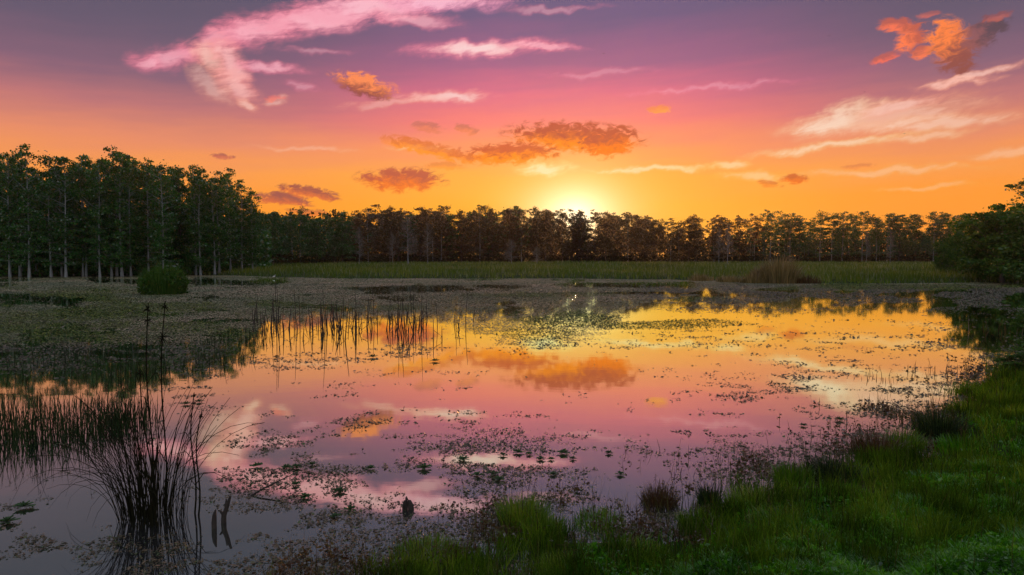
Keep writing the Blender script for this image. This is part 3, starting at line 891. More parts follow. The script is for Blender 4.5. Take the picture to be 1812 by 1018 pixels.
def pads(x, y, size, tilt, z0=0.006):
    """flat leaves lying on the water: hexagon-ish quads, slightly tilted"""
    n = len(x)
    a = rng.uniform(0, 6.283, n)
    sx = size * rng.uniform(0.7, 1.3, n) * 0.5
    sy = size * rng.uniform(0.4, 0.9, n) * 0.5
    tx, ty = rng.normal(scale=tilt, size=n), rng.normal(scale=tilt, size=n)
    c, s = np.cos(a), np.sin(a)
    V = []
    for ux, uy in ((-1, 0), (0, -1), (1, 0), (0, 1)):
        ex, ey = ux * sx, uy * sy
        X_, Y_ = ex * c - ey * s, ex * s + ey * c
        V.append(np.stack([x + X_, y + Y_, z0 + np.maximum(X_ * tx + Y_ * ty, -0.004) + rng.uniform(0, 0.004, n)], 1))
    V = np.stack(V, 1).reshape(-1, 3)
    return V, (np.arange(n) * 4)[:, None] + np.array([[0, 1, 2, 3]])


def scatter(n, ymin, ymax, power):
    Yd = ymin * (ymax / ymin) ** (rng.random(n) ** power)
    px = rng.uniform(-160, 1980, n)
    x = (px - 906) / F_PX * Yd
    d = edge_d(x, Yd)
    k = d < -0.02
    x, Yd = x[k], Yd[k]
    px, py = to_px(x, Yd)
    return x, Yd, px, py


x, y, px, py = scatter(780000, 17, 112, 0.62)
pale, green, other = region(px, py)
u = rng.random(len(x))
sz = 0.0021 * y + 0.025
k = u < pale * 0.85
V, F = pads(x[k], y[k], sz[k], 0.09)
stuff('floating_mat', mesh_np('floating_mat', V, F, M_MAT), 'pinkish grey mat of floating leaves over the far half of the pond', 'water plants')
k = rng.random(len(x)) < green * 0.7
V, F = pads(x[k], y[k], sz[k] * 1.1, 0.22, 0.01)
stuff('green_mat', mesh_np('green_mat', V, F, M_MATG), 'green patches of floating weed in the pale mat', 'water plants')
k = u < other * 0.8
V1, F1 = pads(x[k], y[k], sz[k], 0.3)
# loose litter everywhere on the open water, thick near the near bank
x, y, px, py = scatter(620000, 5.6, 40, 1.0)
dist = np.sqrt(x * x + y * y)
c1 = fbm(x * 0.8, y * 1.3, 61, 4)
c2 = fbm(x * 2.6, y * 3.6, 62, 3)
de = -edge_d(x, y)
lim = np.full(len(x), 0.645)
zone = np.zeros(len(x))
for cx, cy, hw, hh, s in [(540, 850, 200, 90, 1), (860, 820, 190, 70, 1), (700, 920, 260, 70, 1), (560, 965, 170, 80, .9), (440, 790, 80, 20, .7), (520, 785, 120, 18, .8), (640, 745, 60, 22, .8), (780, 770, 160, 30, .5), (850, 740, 120, 16, .6),
                          (1230, 690, 120, 22, .6), (1420, 680, 70, 20, 1), (1310, 700, 90, 24, .7), (1620, 700, 110, 30, .9), (1640, 610, 110, 40, .5), (1500, 640, 200, 40, .4), (1250, 770, 130, 20, .6), (1300, 800, 60, 20, .7),
                          (330, 690, 80, 30, .7), (110, 960, 120, 60, .5), (250, 975, 130, 60, .9), (480, 640, 150, 26, .5), (600, 640, 160, 14, .5), (700, 620, 120, 16, .7), (1300, 600, 300, 30, .3), (960, 610, 120, 12, .9),
                          (330, 640, 120, 40, .8), (40, 640, 140, 40, .7)]:
    zone = np.maximum(zone, s * sstep(1.2, 0.3, np.sqrt(((px - cx) / hw) ** 2 + ((py - cy) / hh) ** 2)))
zone = np.maximum(zone, sstep(2.2, 0.2, de) * 1.1)
dens = sstep(lim - 0.07, lim + 0.08, c1 * 0.5 + c2 * 0.5 + zone * 0.19) * (0.16 + 0.34 * zone)
k = rng.random(len(x)) < dens
V2, F2 = pads(x[k], y[k], (0.0023 * dist[k] + 0.010) * np.exp(np.clip(rng.normal(0, 0.45, k.sum()), -1, 0.65)), 0.3)
stuff('floating_litter', mesh_np('floating_litter', np.vstack([V1, V2]), np.vstack([F1, F2 + len(V1)]), M_LITTER), 'reddish brown floating leaves scattered over the open pond', 'fallen leaves')

# green rosettes, one object each
def rosette():
    mb = MB()
    for ring, (m, L, zt) in enumerate([(7, 0.13, 0.03), (6, 0.09, 0.06), (4, 0.05, 0.07)]):
        for k in range(m):
            a = k / m * 6.283 + rng.uniform(-0.3, 0.3) + ring
            l = L * rng.uniform(0.75, 1.2)
            w = l * 0.42
            e, s_ = np.array([math.cos(a), math.sin(a), 0]), np.array([-math.sin(a), math.cos(a), 0])
            b = np.array([0, 0, 0.012])
            zt_ = zt * rng.uniform(0.6, 1.3)
            v = [b, b + e * l * 0.5 - s_ * w * 0.6 + (0, 0, zt_ * .7), b + e * l * 0.55 + (0, 0, zt_ * .45), b + e * l * 0.5 + s_ * w * 0.6 + (0, 0, zt_ * .7), b + e * l - s_ * w * 0.5 + (0, 0, zt_), b + e * l * 1.05 + (0, 0, zt_ * .8), b + e * l + s_ * w * 0.5 + (0, 0, zt_)]
            mb.add(v, [(0, 1, 2), (0, 2, 3), (1, 4, 5), (1, 5, 2), (2, 5, 6), (2, 6, 3)])
    return mb.mesh('rosette', M_ROS)


ROS = [rosette() for _ in range(4)]
ros = [(751, 830, 1.3, 'widest green rosette afloat in the middle of the near water'), (917, 802, 1.1, 'green rosette in the row toward the middle, nearest to the stump'), (936, 805, .9, 'green rosette second in the middle row of floating plants'),
       (997, 803, 1.2, 'dark green rosette at the far end of the middle row'), (957, 814, .9, 'small green rosette below the middle row, between its two largest'), (975, 814, .8, 'small rosette beside the dark one in the middle row'),
       (1013, 813, .8, 'last small rosette at the end of the middle row'), (1077, 803, .9, 'lone rosette on open water beyond the middle row'), (846, 843, 1.2, 'green rosette just behind the green grass tussock in the water'),
       (873, 840, 1.0, 'rosette next to the pair behind the green tussock'), (884, 850, 1.1, 'rosette nearest to the top of the green tussock'), (979, 841, .8, 'lone dark rosette on open water above the bank'),
       (820, 815, 1.1, 'rosette between the widest one and the middle row'), (600, 871, 1.2, 'green rosette beside the bright streak of reflected sky'), (539, 881, 1.1, 'green rosette below the bright reflected streak'),
       (621, 903, 1.0, 'rosette nearest to the arched stump'), (592, 916, .9, 'lowest green rosette before the dark open water'), (656, 830, 1.0, 'rosette on open water near the widest one'),
       (525, 829, 1.1, 'green rosette in the left floating patch, farthest back'), (507, 829, 1.0, 'rosette at the left end of the left floating patch'), (553, 823, .9, 'rosette at the right end of the left floating patch'),
       (523, 859, 1.0, 'rosette in the left patch nearest to the leaning stick'), (890, 807, .9, 'rosette just before the middle row begins'), (1098, 841, .9, 'dark rosette by the reddish tussock'),
       (42, 899, 1.5, 'flat green rosette afloat left of the tall reed clump'), (12, 926, 1.4, 'green rosette at the picture edge, left of the reed clump'), (330, 716, 1.3, 'green rosette behind the tall reed clump'),
       (352, 712, 1.2, 'green rosette at the edge of the open water behind the reed clump'), (455, 826, 1.2, 'green rosette between the reed clump and the left patch'), (1485, 744, 1.3, 'lone dark rosette off the grassy bank'),
       (1422, 754, .9, 'small dark rosette farther out off the grassy bank'), (660, 633, 2.0, 'dark rosette among the foot of the dead reeds'), (770, 640, 1.8, 'dark rosette beyond the dead reeds on orange water')]
for px, py, s, lab in ros:
    x, y = gp(px, py)
    thing('floating_rosette', lab, 'water plant', (x, y, 0.004), rng.uniform(0, 6.28), (s * .58, s * .58, s * 0.6), 'green floating rosettes', ROS[rng.integers(4)])

# ------------------------------------------------------------------ dead reeds in the middle of the pond
def dead_reed_mesh(h):
    mb = MB()
    u = np.linspace(0, 1, 5)
    b = rng.normal(scale=0.035, size=2)
    mb.tube(np.stack([b[0] * u * u * h, b[1] * u * u * h, -0.15 + (h + 0.15) * u], 1), 0.017 * (1.25 - 0.8 * u), 5, 0.3)
    for k in range(rng.integers(0, 3)):
        z = h * rng.uniform(0.2, 0.8)
        a = rng.uniform(0, 6.28)
        L = rng.uniform(0.08, 0.3)
        e = np.array([math.cos(a), math.sin(a), rng.uniform(-0.8, 0.7)]) * L
        p0 = np.array([0, 0, z])
        mb.tube(np.stack([p0, p0 + e * 0.6, p0 + e]), [0.008, 0.006, 0.003], 4)
    return mb.mesh('dead_reed', M_DEAD)


SHORT = [dead_reed_mesh(h) for h in (0.35, 0.5, 0.6, 0.75, 0.9)]
LONG = [dead_reed_mesh(h) for h in (1.5, 1.9, 2.2)]
tall = [(455, 575, 545), (468, 577, 540), (481, 590, 520), (490, 592, 492), (494, 594, 500), (524, 588, 503), (531, 585, 520), (554, 588, 540), (575, 596, 503), (595, 580, 530), (631, 578, 513), (662, 574, 508), (706, 588, 508), (711, 592, 515), (732, 580, 516),
        (746, 590, 503), (754, 578, 520), (774, 578, 535), (807, 578, 526), (824, 582, 518), (838, 570, 542), (690, 580, 525)]
for i, (px, by, ty) in enumerate(tall):
    x, y = gp(px, by)
    h = zat(ty, y)
    m = LONG[i % 3]
    s = h / (1.5, 1.9, 2.2)[i % 3]
    thing('dead_reed', f'tall dead reed standing in the pond, {ORD[i]} from the left among the tall stalks' if i != 3 else 'tallest dead reed of all, rising at the left end of the cluster', 'reed', (x, y, 0), rng.uniform(0, 6.28), (0.85, 0.85, s), 'tall dead reeds in mid-pond', m)
for i in range(130):
    px = rng.choice([rng.uniform(440, 870), rng.normal(715, 25), rng.normal(488, 22), rng.normal(600, 30)])
    by = 582 + rng.normal(0, 9) - abs(px - 640) * 0.02
    x, y = gp(px, by)
    m = rng.integers(5)
    s = rng.uniform(0.7, 1.5)
    o = thing('reed_stub', 'short broken dead reed stub in mid-pond, ' + ('near the tallest reeds' if px < 550 else 'between the two dense reed clusters' if px < 670 else 'in the densest dark cluster' if px < 765 else 'at the thin outer end toward the green weed'), 'reed', (x, y, 0), rng.uniform(0, 6.28), (1.1, 1.1, s), 'broken reed stubs in mid-pond', SHORT[m])
    o.rotation_euler = (rng.normal(0, 0.12), rng.normal(0, 0.12), rng.uniform(0, 6.28))

# ------------------------------------------------------------------ rush bed on the left
def tussock(name, label, cat, x, y, z, w, h, n, mat, bw, spread=0.5, group=None, stems=4, stem_mat=None, bend=0.7, rise=1.0):
    r = np.sqrt(rng.random(n)) * w * 0.5
    a = rng.uniform(0, 6.283, n)
    Pb = np.stack([r * np.cos(a), r * np.sin(a), np.full(n, -0.03)], 1)
    hh = h * rng.uniform(0.4, 1.05, n) * (1 - 0.35 * rise * (r / (w * 0.5)) ** 2)
    a2 = a + rng.normal(0, 0.7, n)
    lean = np.stack([np.cos(a2), np.sin(a2)], 1) * (hh * spread * rng.uniform(0.05, 1.3, n))[:, None]
    V, F = blade_arrays(Pb, hh, bw * rng.uniform(0.6, 1.4, n), lean, rng.uniform(0.2, 1.3, n) * 2 * bend, 4)
    o = thing(name, label, cat, (x, y, z), group=group)
    link('foliage', mesh_np(name + '_foliage', V, F, mat), o)
    for k in range(stems):
        mb = MB()
        a = rng.uniform(0, 6.28)
        q = rng.uniform(0, 0.3) * w
        L = h * rng.uniform(0.9, 1.3)
        u = np.linspace(0, 1, 5)
        ex = rng.uniform(0.05, 0.3) * L
        mb.tube(np.stack([np.cos(a) * (q + ex * u * u), np.sin(a) * (q + ex * u * u), L * u], 1), bw * 0.35 * (1.1 - 0.7 * u), 4)
        e = np.array([np.cos(a) * (q + ex), np.sin(a) * (q + ex), L])
        for j in range(6):
            d = rng.normal(size=3) * 0.02
            mb.tube(np.stack([e - (0, 0, 0.02 * j), e - (0, 0, 0.02 * j) + d]), [0.003, 0.002], 3)
        link('seed_stalk', mb.mesh(name + '_stalk', stem_mat or M_RUSSET), o)
    return o


rush = [(-20, 782, 1.7, 1.05, 'leftmost rush tussock of the dark bed, at the picture edge'), (40, 775, 1.6, 1.1, 'second rush tussock of the dark bed from the picture edge'), (95, 778, 1.5, 1.05, 'third rush tussock of the dark bed from the picture edge'),
        (150, 766, 1.4, 1.05, 'middle rush tussock of the dark bed toward the reed clump'), (195, 755, 1.2, .95, 'second last rush tussock of the dark bed toward the reed clump'), (232, 745, 1.0, .85, 'last rush tussock of the dark bed toward the reed clump'),
        (60, 735, 2.2, .85, 'rush tussock in the back row, nearest to the picture edge'), (165, 722, 2.0, .75, 'rush tussock in the back row, behind the middle of the bed'), (0, 720, 2.2, .8, 'rush tussock at the picture edge in the back row')]
for px, py, w, h, lab in rush:
    x, y = gp(px, py)
    tussock('rush_tussock', lab, 'rushes', x, y, -0.02, w, h * (0.76 if py > 740 else 0.55), 160, M_RUSH, 0.013, 0.4, 'rushes of the dark bed', 5, M_REED, 0.4, 0.5)
for px, py, w, h, lab in [(300, 655, 2.2, .5, 'sparse low rush patch beyond the tall reed clump'), (385, 640, 2.0, .5, 'sparse low rush patch left of the dead reeds'), (215, 665, 2.2, .6, 'sparse low rush patch behind the dark bed'), (420, 605, 2.4, .5, 'sparse low rush patch at the edge of the pale mat'),
                          (100, 650, 2.6, .6, 'sparse far rush patch behind the dark bed, nearer the picture edge'), (1665, 662, 1.8, .3, 'sparse reddish stems off the grassy bank'), (1562, 668, 1.6, .24, 'sparse reddish stems on the orange water'), (1770, 590, 2.5, .8, 'dark stems in the water before the bank bush')]:
    x, y = gp(px, py)
    tussock('sparse_rush', lab, 'rushes', x, y, -0.02, w, h, 80 if px < 1000 else 16, M_RUSH if px < 1000 else M_RUSSET, 0.02, 0.3, 'sparse rush patches', 3, M_REED, 0.5, 0.3)

# ------------------------------------------------------------------ the tall reed clump in the foreground
cx, cy = gp(272, 915)
clump = thing('reed_clump', 'large dark clump of arching reeds in the near water with two tall stalks', 'reeds', (cx, cy, -0.02))
LEAF = []
for k in range(14):
    L = 1.55
    arch = [0.10, 0.14, 0.2, 0.26, 0.34, 0.45, 0.12, 0.18, 0.24, 0.6, 0.8, 0.95, 0.16, 0.3][k]
    u = np.linspace(0, 1, 9)
    ang = arch * 2.6 * u ** 1.6
    st_ = np.diff(u, prepend=0) * L
    xx, zz = np.cumsum(np.sin(ang) * st_), np.cumsum(np.cos(ang) * st_)
    w = 0.0046 * (1 - u ** 2.2) + 0.0009
    side_ = rng.normal(scale=0.01, size=9).cumsum() * 0.5
    V = np.concatenate([np.stack([xx, side_ - w, zz], 1), np.stack([xx - 0.004, side_, zz + 0.004], 1), np.stack([xx, side_ + w, zz], 1)])
    F = []
    for i in range(8):
        F += [(i, i + 1, 10 + i, 9 + i), (9 + i, 10 + i, 19 + i, 18 + i)]
    LEAF.append(mesh_np('reed_leaf', V, F, M_REED))
for k in range(175):
    arching = k % 3 == 0
    m = LEAF[random.choice([4, 5, 9, 10, 11, 13]) if arching else random.choice([0, 1, 2, 3, 6, 7, 8, 12])]
    l = link('leaf', m, clump)
    a = rng.uniform(0, 6.283)
    r = 0.36 * math.sqrt(rng.random())
    ll = rng.uniform(0.35, 1.05) if not arching else rng.uniform(0.6, 1.1)
    if arching and rng.random() < 0.5:
        a = rng.normal(math.pi, 0.7)
    l.location = (r * math.cos(a), r * math.sin(a), 0)
    l.rotation_euler = (rng.normal(0, 0.06), rng.normal(0, 0.07) + (0.06 if not arching else 0.16), a + rng.normal(0, 0.5))
    l.scale = (ll, rng.uniform(0.8, 1.3), ll)
def stalk(dx, dy, h, lean, head):
    mb = MB()
    u = np.linspace(0, 1, 9)
    path = np.stack([dx + lean * u * u + 0.02 * np.sin(u * 7), dy + 0.02 * np.sin(u * 5 + 1), h * u], 1)
    mb.tube(path, 0.0095 * (1.1 - 0.55 * u), 6)
    for z in (0.35, 0.55, 0.72):
        i = int(z * 8)
        a = rng.uniform(0, 6.28)
        L = rng.uniform(0.15, 0.3)
        p0 = path[i]
        pp = [p0, p0 + np.array([math.cos(a) * L * .4, math.sin(a) * L * .4, L * .6]), p0 + np.array([math.cos(a) * L * .9, math.sin(a) * L * .9, L * .55])]
        mb.tube(pp, [0.006, 0.005, 0.002], 4)
    s = link('stalk', mb.mesh('reed_stalk', M_REED, True), clump)
    for (z0, rad) in head:
        mb = MB()
        p0 = np.array([np.interp(z0, path[:, 2], path[:, k]) for k in range(3)])
        for j in range(26):
            d = rng.normal(size=3) * rad
            mb.tube(np.stack([p0, p0 + d * 0.6, p0 + d + (0, 0, -abs(d[0]) * 0.4)]), [0.004, 0.004, 0.002], 3)
        link('seed_head', mb.mesh('seed_head', M_REED), s)
stalk(-0.03, 0.03, 2.5, 0.0, [(2.42, 0.03), (2.3, 0.025)])
stalk(0.10, 0.06, 2.52, 0.05, [(2.1, 0.06), (1.85, 0.03), (2.45, 0.03)])
stalk(0.02, -0.06, 1.75, -0.12, [(1.7, 0.02)])
stalk(0.42, 0.1, 1.45, 0.02, [(1.42, 0.015)])
stalk(0.5, 0.02, 1.25, 0.06, [(1.2, 0.015)])

# broken stubs, leaning stick, arched stump
def snag(name, label, cat, px, py, parts, group=None):
    x, y = gp(px, py)
    mb = MB()
    for pts, rad in parts:
        mb.tube(np.array(pts, float), rad, 8, 0.35)
    sc_ = 0.66 if name == 'arched_stump' else 1.0
    return thing(name, label, cat, (x, y, 0), sc=(sc_,) * 3, group=group, data=mb.mesh(name, M_DEAD))


snag('wood_snag', 'short upright broken snag beside the reed clump', 'driftwood', 379, 935, [([(0, 0, -.15), (0, 0, .07), (.005, 0, .15), (.02, 0, .21)], [.028, .026, .022, .008])], 'broken snags by the reed clump')
snag('wood_snag', 'forked broken snag leaning away from the reed clump', 'driftwood', 395, 925, [([(0, 0, -.15), (.01, 0, .08), (.05, 0, .2), (.085, 0, .3)], [.03, .028, .022, .012]), ([(.01, 0, .06), (.03, 0, .16), (.035, .01, .27)], [.02, .016, .007]), ([(0, 0, .1), (-.04, 0, .14)], [.02, .008])], 'broken snags by the reed clump')
snag('driftwood_stick', 'thin stick leaning out of the water behind the left rosettes', 'driftwood', 440, 880, [([(-.06, 0, -.04), (.1, .1, .05), (.3, .22, .13), (.43, .3, .18)], [.012, .011, .009, .004])])
snag('arched_stump', 'small dark arched stump in the shallow water near the tussock', 'stump', 722, 902,
     [([(-.075, 0, -.1), (-.07, 0, .06), (-.045, 0, .15), (-.01, .01, .185), (.03, 0, .15), (.065, 0, .09), (.085, 0, -.1)], [.03, .032, .034, .03, .034, .03, .035]), ([(-.02, .01, .17), (-.03, .01, .215), (-.028, .01, .24)], [.03, .018, .006]), ([(.07, 0, .05), (.1, .02, .08), (.13, .02, .075)], [.022, .018, .008]), ([(-.05, .02, -.1), (-.045, .02, .05), (-.02, .02, .14)], [.04, .045, .03]), ([(.055, .02, -.1), (.05, .02, .04), (.02, .02, .13)], [.045, .05, .03])])

# ------------------------------------------------------------------ grass of the near bank
def frustum_points(n, ya, yb, power=1.0):
    Yd = ya * (yb / ya) ** (rng.random(n) ** power)
    px = rng.uniform(420, 2500, n)
    return (px - 906) / F_PX * (Yd + 0.1), Yd


n = 305000
x, y = frustum_points(n, 2.9, 34)
d = edge_d(x, y)
k = d > 0.05
x, y, d = x[k], y[k], d[k]
patch = fbm(x * 0.8, y * 0.8, 71, 3)
keep = rng.random(len(x)) < np.interp(d, [0.05, 0.9, 1.9], [0.12, 0.4, 1.0]) * np.interp(patch, [0.34, 0.5], [0.05, 1])
x, y, d, patch = x[keep], y[keep], d[keep], patch[keep]
z = height(x, y)
dist = np.sqrt(x * x + y * y)
tallness = fbm(x * 1.6, y * 1.6, 72, 2)
lo = (0.022 + 0.05 * tallness) * np.interp(patch, [0.3, 0.6], [0.6, 1.25])
hi = 0.07 + 0.22 * np.maximum(tallness - 0.2, 0)
edge = sstep(3.0, 0.6, d + 2.0 * (patch - 0.5))
hh = (lo * (1 - edge) + hi * edge) * rng.uniform(0.5, 1.3, len(x)) * np.interp(dist, [5, 20], [1, 1.5])
V, F = blades(np.stack([x, y, z - 0.01], 1), hh, np.interp(dist, [3, 30], [0.006, 0.03]) * rng.uniform(0.7, 1.4, len(x)), 0.55, 0.8, 3)
stuff('bank_grass', mesh_np('bank_grass', V, F, M_LAWN), 'bright green grass covering the near bank', 'grass')
# ragged hummocky grass between turf and water
nc = 520
qx, qy = frustum_points(nc * 6, 4.2, 30)
qd = edge_d(qx, qy)
kk = np.where((qd > -0.25) & (qd < 2.4))[0][:nc]
cxs, cys = qx[kk], qy[kk]
per = 130
x = np.repeat(cxs, per) + rng.normal(size=len(cxs) * per) * np.repeat(np.interp(cys, [5, 25], [0.08, 0.24]), per)
y = np.repeat(cys, per) + rng.normal(size=len(cxs) * per) * np.repeat(np.interp(cys, [5, 25], [0.10, 0.26]), per)
hc = np.repeat(rng.uniform(0.10, 0.34, len(cxs)) * np.interp(cys, [5, 25], [1, 1.6]), per)
V, F = blades(np.stack([x, y, np.maximum(height(x, y), 0) - 0.01], 1), hc * rng.uniform(0.4, 1.1, len(x)), np.interp(y, [4, 30], [0.006, 0.024]), 0.6, 0.8, 3)
stuff('shore_grass', mesh_np('shore_grass', V, F, M_SHORE), 'ragged longer grass in hummocks between the turf and the water', 'grass')
# low clumps of turf, blades spreading outward, with dark gaps between them
nc = 5600
qx, qy = frustum_points(nc * 4, 3.0, 30, 1.25)
qd = edge_d(qx, qy)
kk = np.where((qd > 1.1) & (fbm(qx * 0.7, qy * 0.7, 91, 2) > 0.30))[0][:nc]
per = 64
cxs, cys = np.repeat(qx[kk], per), np.repeat(qy[kk], per)
rad_ = np.repeat(rng.uniform(0.03, 0.10, len(kk)) * np.interp(qy[kk], [4, 25], [1, 2.2]), per)
hc = np.repeat(rng.uniform(0.05, 0.15, len(kk)) * np.interp(qy[kk], [4, 25], [1, 1.6]), per) * rng.uniform(0.5, 1.15, len(cxs))
a_ = rng.uniform(0, 6.283, len(cxs))
r_ = np.sqrt(rng.random(len(cxs)))
x, y = cxs + np.cos(a_) * r_ * rad_, cys + np.sin(a_) * r_ * rad_
lean = np.stack([np.cos(a_), np.sin(a_)], 1) * (hc * (0.25 + 0.75 * r_))[:, None]
V, F = blade_arrays(np.stack([x, y, height(x, y) - 0.01], 1), hc, np.interp(y, [3, 30], [0.0065, 0.026]) * rng.uniform(0.7, 1.3, len(x)), lean, rng.uniform(0.5, 1.5, len(x)), 3)
stuff('turf_clumps', mesh_np('turf_clumps', V, F, M_LAWN), 'low clumps of bright turf grass on the near bank', 'grass')
# broad leaved ground cover in the turf
x, y = frustum_points(300000, 3, 20)
d = edge_d(x, y)
k = (d > 0.5) & (fbm(x * 1.1, y * 1.1, 75, 3) > 0.42)
x, y = x[k], y[k]
V, F = flakes(np.stack([x, y, height(x, y) + rng.uniform(0.01, 0.09, len(x))], 1), np.interp(y, [3, 20], [0.018, 0.05]) * np.exp(rng.normal(0, 0.35, len(x))), 0.35, 1.3)
stuff('clover', mesh_np('clover', V, F, M_LAWN), 'low broad-leaved clover mixed into the bank grass', 'ground cover')
# tall thin dead stems and seed heads sticking out of the turf and the hummocks
x, y = frustum_points(14500, 4.2, 30)
d = edge_d(x, y)
k = (d > -0.9) & (rng.random(len(x)) < np.interp(d, [-0.9, -0.2, 1.0, 2.2, 4], [0.2, 1, 0.7, 0.12, 0.05]))
x, y = x[k], y[k]
V, F = blades(np.stack([x, y, np.maximum(height(x, y), 0) - 0.02], 1), rng.uniform(0.2, 0.55, len(x)) * np.interp(y, [5, 25], [0.8, 1.3]), np.interp(y, [3, 30], [0.0045, 0.018]), 0.35, 0.5, 4)
stuff('dry_stems', mesh_np('dry_stems', V, F, M_DRY), 'thin dry grass stems sticking out of the bank', 'grass')
# emergent weeds in the shallows along the shore
x, y = frustum_points(118000, 5.4, 30)
d = edge_d(x, y)
c = fbm(x * 1.5, y * 1.5, 77, 3)
k = (d < 0.3) & (rng.random(len(x)) < sstep(-2.6, 0.1, d + 1.6 * (c - 0.5)) ** 2.6 * sstep(0.46, 0.66, c) * 0.5)
x, y = x[k], y[k]
V, F = blades(np.stack([x, y, np.full(len(x), -0.02)], 1), rng.uniform(0.06, 0.3, len(x)), np.interp(y, [5, 30], [0.005, 0.02]), 0.6, 0.4, 3)
x2 = np.repeat(x, 3) + rng.normal(0, 0.03, len(x) * 3)
y2 = np.repeat(y, 3) + rng.normal(0, 0.03, len(x) * 3)
V2, F2 = flakes(np.stack([x2, y2, rng.uniform(0.0, 0.09, len(x2))], 1), np.interp(y2, [5, 30], [0.022, 0.06]), 0.5, 1.8)
tri = np.vstack([F2[:, [0, 1, 2]], F2[:, [0, 2, 3]]])
stuff('shore_weed', mesh_np('shore_weed', np.vstack([V, V2]), np.vstack([F, tri + len(V)]), M_RUSSET), 'reddish green weeds standing in the shallow water along the bank', 'water plants')

bank = [  # px, py of the foot, width, height, blades, material, label
    (925, 925, .55, .42, 520, M_TUSS, 'bright green grass tussock rising from the water, tallest of the shore front'), (965, 945, .45, .3, 300, M_TUSS, 'green tussock leaning against the tallest one on its bank side'), (755, 985, .7, .26, 420, M_TUSS, 'low green tussock standing in the shallow water at the front'),
    (1168, 890, .42, .34, 260, M_RUSSET, 'reddish thin-stemmed tussock standing off the bank in the water'), (1255, 888, .26, .34, 170, M_RUSH, 'small dark tussock between the reddish one and the bank'), (1060, 925, .6, .22, 300, M_TUSS, 'low spreading green tussock between the tall one and the reddish one'),
    (1330, 900, .6, .36, 380, M_TUSS, 'yellow-green tussock at the shore, beyond the small dark one'), (1470, 845, .7, .42, 380, M_RUSH, 'broad dark grass tussock at the middle of the shore'), (1405, 850, .5, .38, 260, M_TUSS, 'upright thin grass tussock left of the broad dark one'),
    (1550, 800, .7, .45, 300, M_RUSSET, 'russet tussock standing at the water, midway along the shore'), (1660, 770, .7, .7, 300, M_RUSH, 'tall dark narrow tussock at the water farther along the shore'), (1600, 790, .6, .4, 260, M_TUSS, 'green tussock beside the tall dark narrow one'),
    (1720, 740, .9, .5, 380, M_SHORE, 'tall green grass tussock near the far end of the visible shore'), (1770, 720, 1.1, .55, 420, M_SHORE, 'tall bushy grass tussock at the shore by the picture edge'), (1800, 690, 1.2, .6, 420, M_SHORE, 'tallest far grass tussock at the picture edge above the shore'),
    (1130, 985, .55, .22, 300, M_TUSS, 'yellowish grass tussock at the front of the bank'), (1000, 1010, .5, .24, 280, M_TUSS, 'green tussock at the bottom edge, near the low one in the water'), (1240, 930, .5, .26, 280, M_TUSS, 'yellow-green tussock just above the pale mud'),
    (1380, 930, .6, .26, 300, M_TUSS, 'pale green tussock in the turf behind the shore'), (870, 1000, .3, .3, 80, M_TUSS, 'few tall green blades standing in the water at the bottom edge'), (1500, 880, .6, .22, 260, M_LAWN, 'low bright tussock in the middle of the turf'),
    (1700, 800, .7, .36, 300, M_LAWN, 'leafy bright tussock in the turf toward the picture edge'),
]
for px, py, w, h, nb, mat, lab in bank:
    x, y = gp(px, py)
    for _ in range(4):
        zz = max(float(height([x], [y])[0]), 0.0)
        x, y = gp(px, py, zz)
    tussock('grass_tussock', lab, 'grass', x, y, zz - 0.01, w, h, nb * 2, mat, float(np.interp(y, [5, 20], [0.007, 0.018])), 0.55, 'grass tussocks of the near shore', 3, M_RUSSET, 0.7)
# bushes of the right bank
for px, Yd, w, h, lab in [(1800, 27, 2.2, 1.3, 'dark bank bush at the picture edge before the far water'), (1830, 20, 1.5, .7, 'leafy bush at the picture edge above the tall grass'), (1800, 23, 1.2, .7, 'small dark bush between the two bank bushes'), (1785, 17.0, 1.3, .5, 'dark leafy bush among the tall grass at the far end of the shore'), (1735, 17.5, 0.9, .4, 'low dark bush at the water, nearest the open pond')]:
    grow(WILL, lab, at(px, Yd) + 0.8, Yd, h, 'bank_bush', 'bush', 'bushes of the near bank', wide=w / 3.0 * (6.0 / h) * 0.5, ref=6.0)

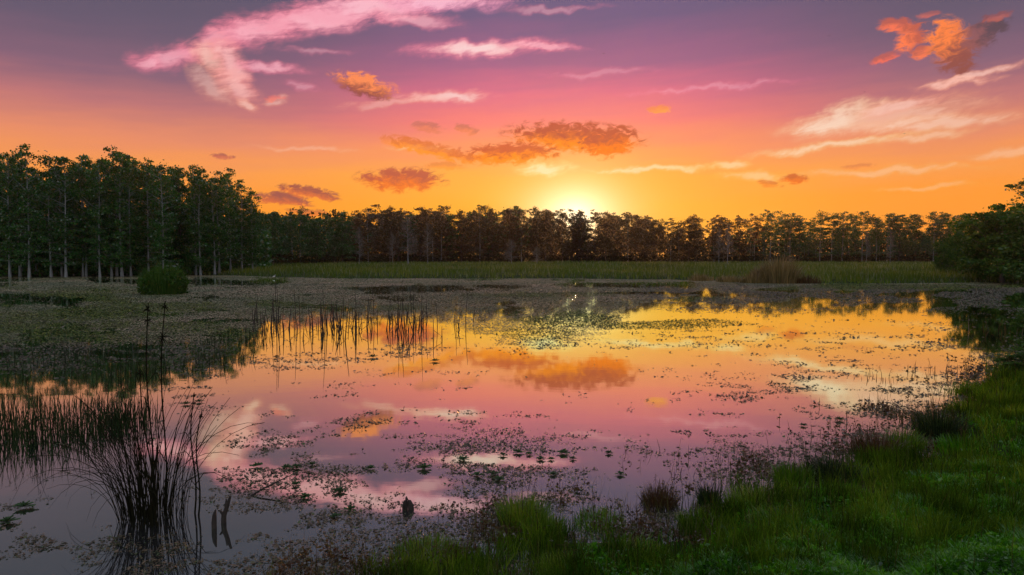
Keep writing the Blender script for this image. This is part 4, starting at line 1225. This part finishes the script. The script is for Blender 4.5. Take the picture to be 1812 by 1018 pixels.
# ------------------------------------------------------------------ birds
def bird(name, label, px, py, Yd, span, group):
    mb = MB()
    mb.tube([(-.5, 0, 0), (-.25, 0, .02), (0, 0, .03), (.3, 0, .02), (.45, 0, .03), (.56, 0, .02)], [.02, .09, .12, .08, .055, .01], 8)
    body = mb.mesh('bird_body', M_BIRD, True)
    o = thing(name, label, 'bird', (at(px, Yd, zat(py, Yd)), Yd, zat(py, Yd)), rng.uniform(0, 6.28), (span,) * 3, group)
    link('body', body, o)
    for s in (-1, 1):
        v = [(.2, .08 * s, .03), (-.2, .08 * s, .03), (.24, .6 * s, .2), (-.1, .6 * s, .19), (-.1, 1.15 * s, .08), (.05, .9 * s, .16), (.2, .08 * s, .0), (-.2, .08 * s, .0)]
        link('wing', mesh_np('wing', v, [(0, 1, 3), (0, 3, 2), (2, 3, 5), (3, 4, 5), (6, 7, 3), (6, 3, 2)], M_BIRD), o)
    link('tail', mesh_np('tail', [(-.4, -.05, 0), (-.4, .05, 0), (-.75, .13, 0), (-.75, -.13, 0), (-.4, 0, .03)], [(0, 1, 2), (0, 2, 3), (0, 4, 3), (1, 4, 2)], M_BIRD), o)


bird('flying_bird', 'tiny dark bird flying below the pale streaks toward the bright edge', 1600, 237, 150, 0.42, 'birds in flight')
bird('flying_bird', 'tiny dark bird flying beside the orange puffy cloud', 1467, 64, 170, 0.36, 'birds in flight')
bird('flying_bird', 'tiny dark bird high above the sun in the purple sky', 1068, 95, 170, 0.34, 'birds in flight')
bird('flying_bird', 'tiny dark bird above the fan of pale streaks', 1530, 163, 170, 0.3, 'birds in flight')
x, y = gp(485, 493)
eg = thing('egret', 'small white egret standing at the far edge of the pond', 'bird', (x, y, 0), 0.3, (0.55, 0.55, 0.55))
mb = MB()
mb.tube([(-.35, 0, .42), (-.2, 0, .5), (0, 0, .56), (.15, 0, .6), (.22, 0, .66)], [.02, .09, .13, .09, .04], 8)
link('body', mb.mesh('egret_body', M_FEATHER, True), eg)
mb = MB()
mb.tube([(.2, 0, .64), (.3, 0, .75), (.24, 0, .88), (.28, 0, 1.0), (.36, 0, 1.02)], [.04, .03, .025, .035, .03], 6)
link('neck', mb.mesh('egret_neck', M_FEATHER, True), eg)
mb = MB()
mb.tube([(.37, 0, 1.02), (.52, 0, .99)], [.018, .004], 5)
link('bill', mb.mesh('egret_bill', M_TAN, True), eg)
for s in (-.05, .05):
    mb = MB()
    mb.tube([(0, s, .5), (.03, s, .25), (0, s, -.1)], [.02, .015, .015], 5)
    link('leg', mb.mesh('egret_leg', M_DEAD, True), eg)
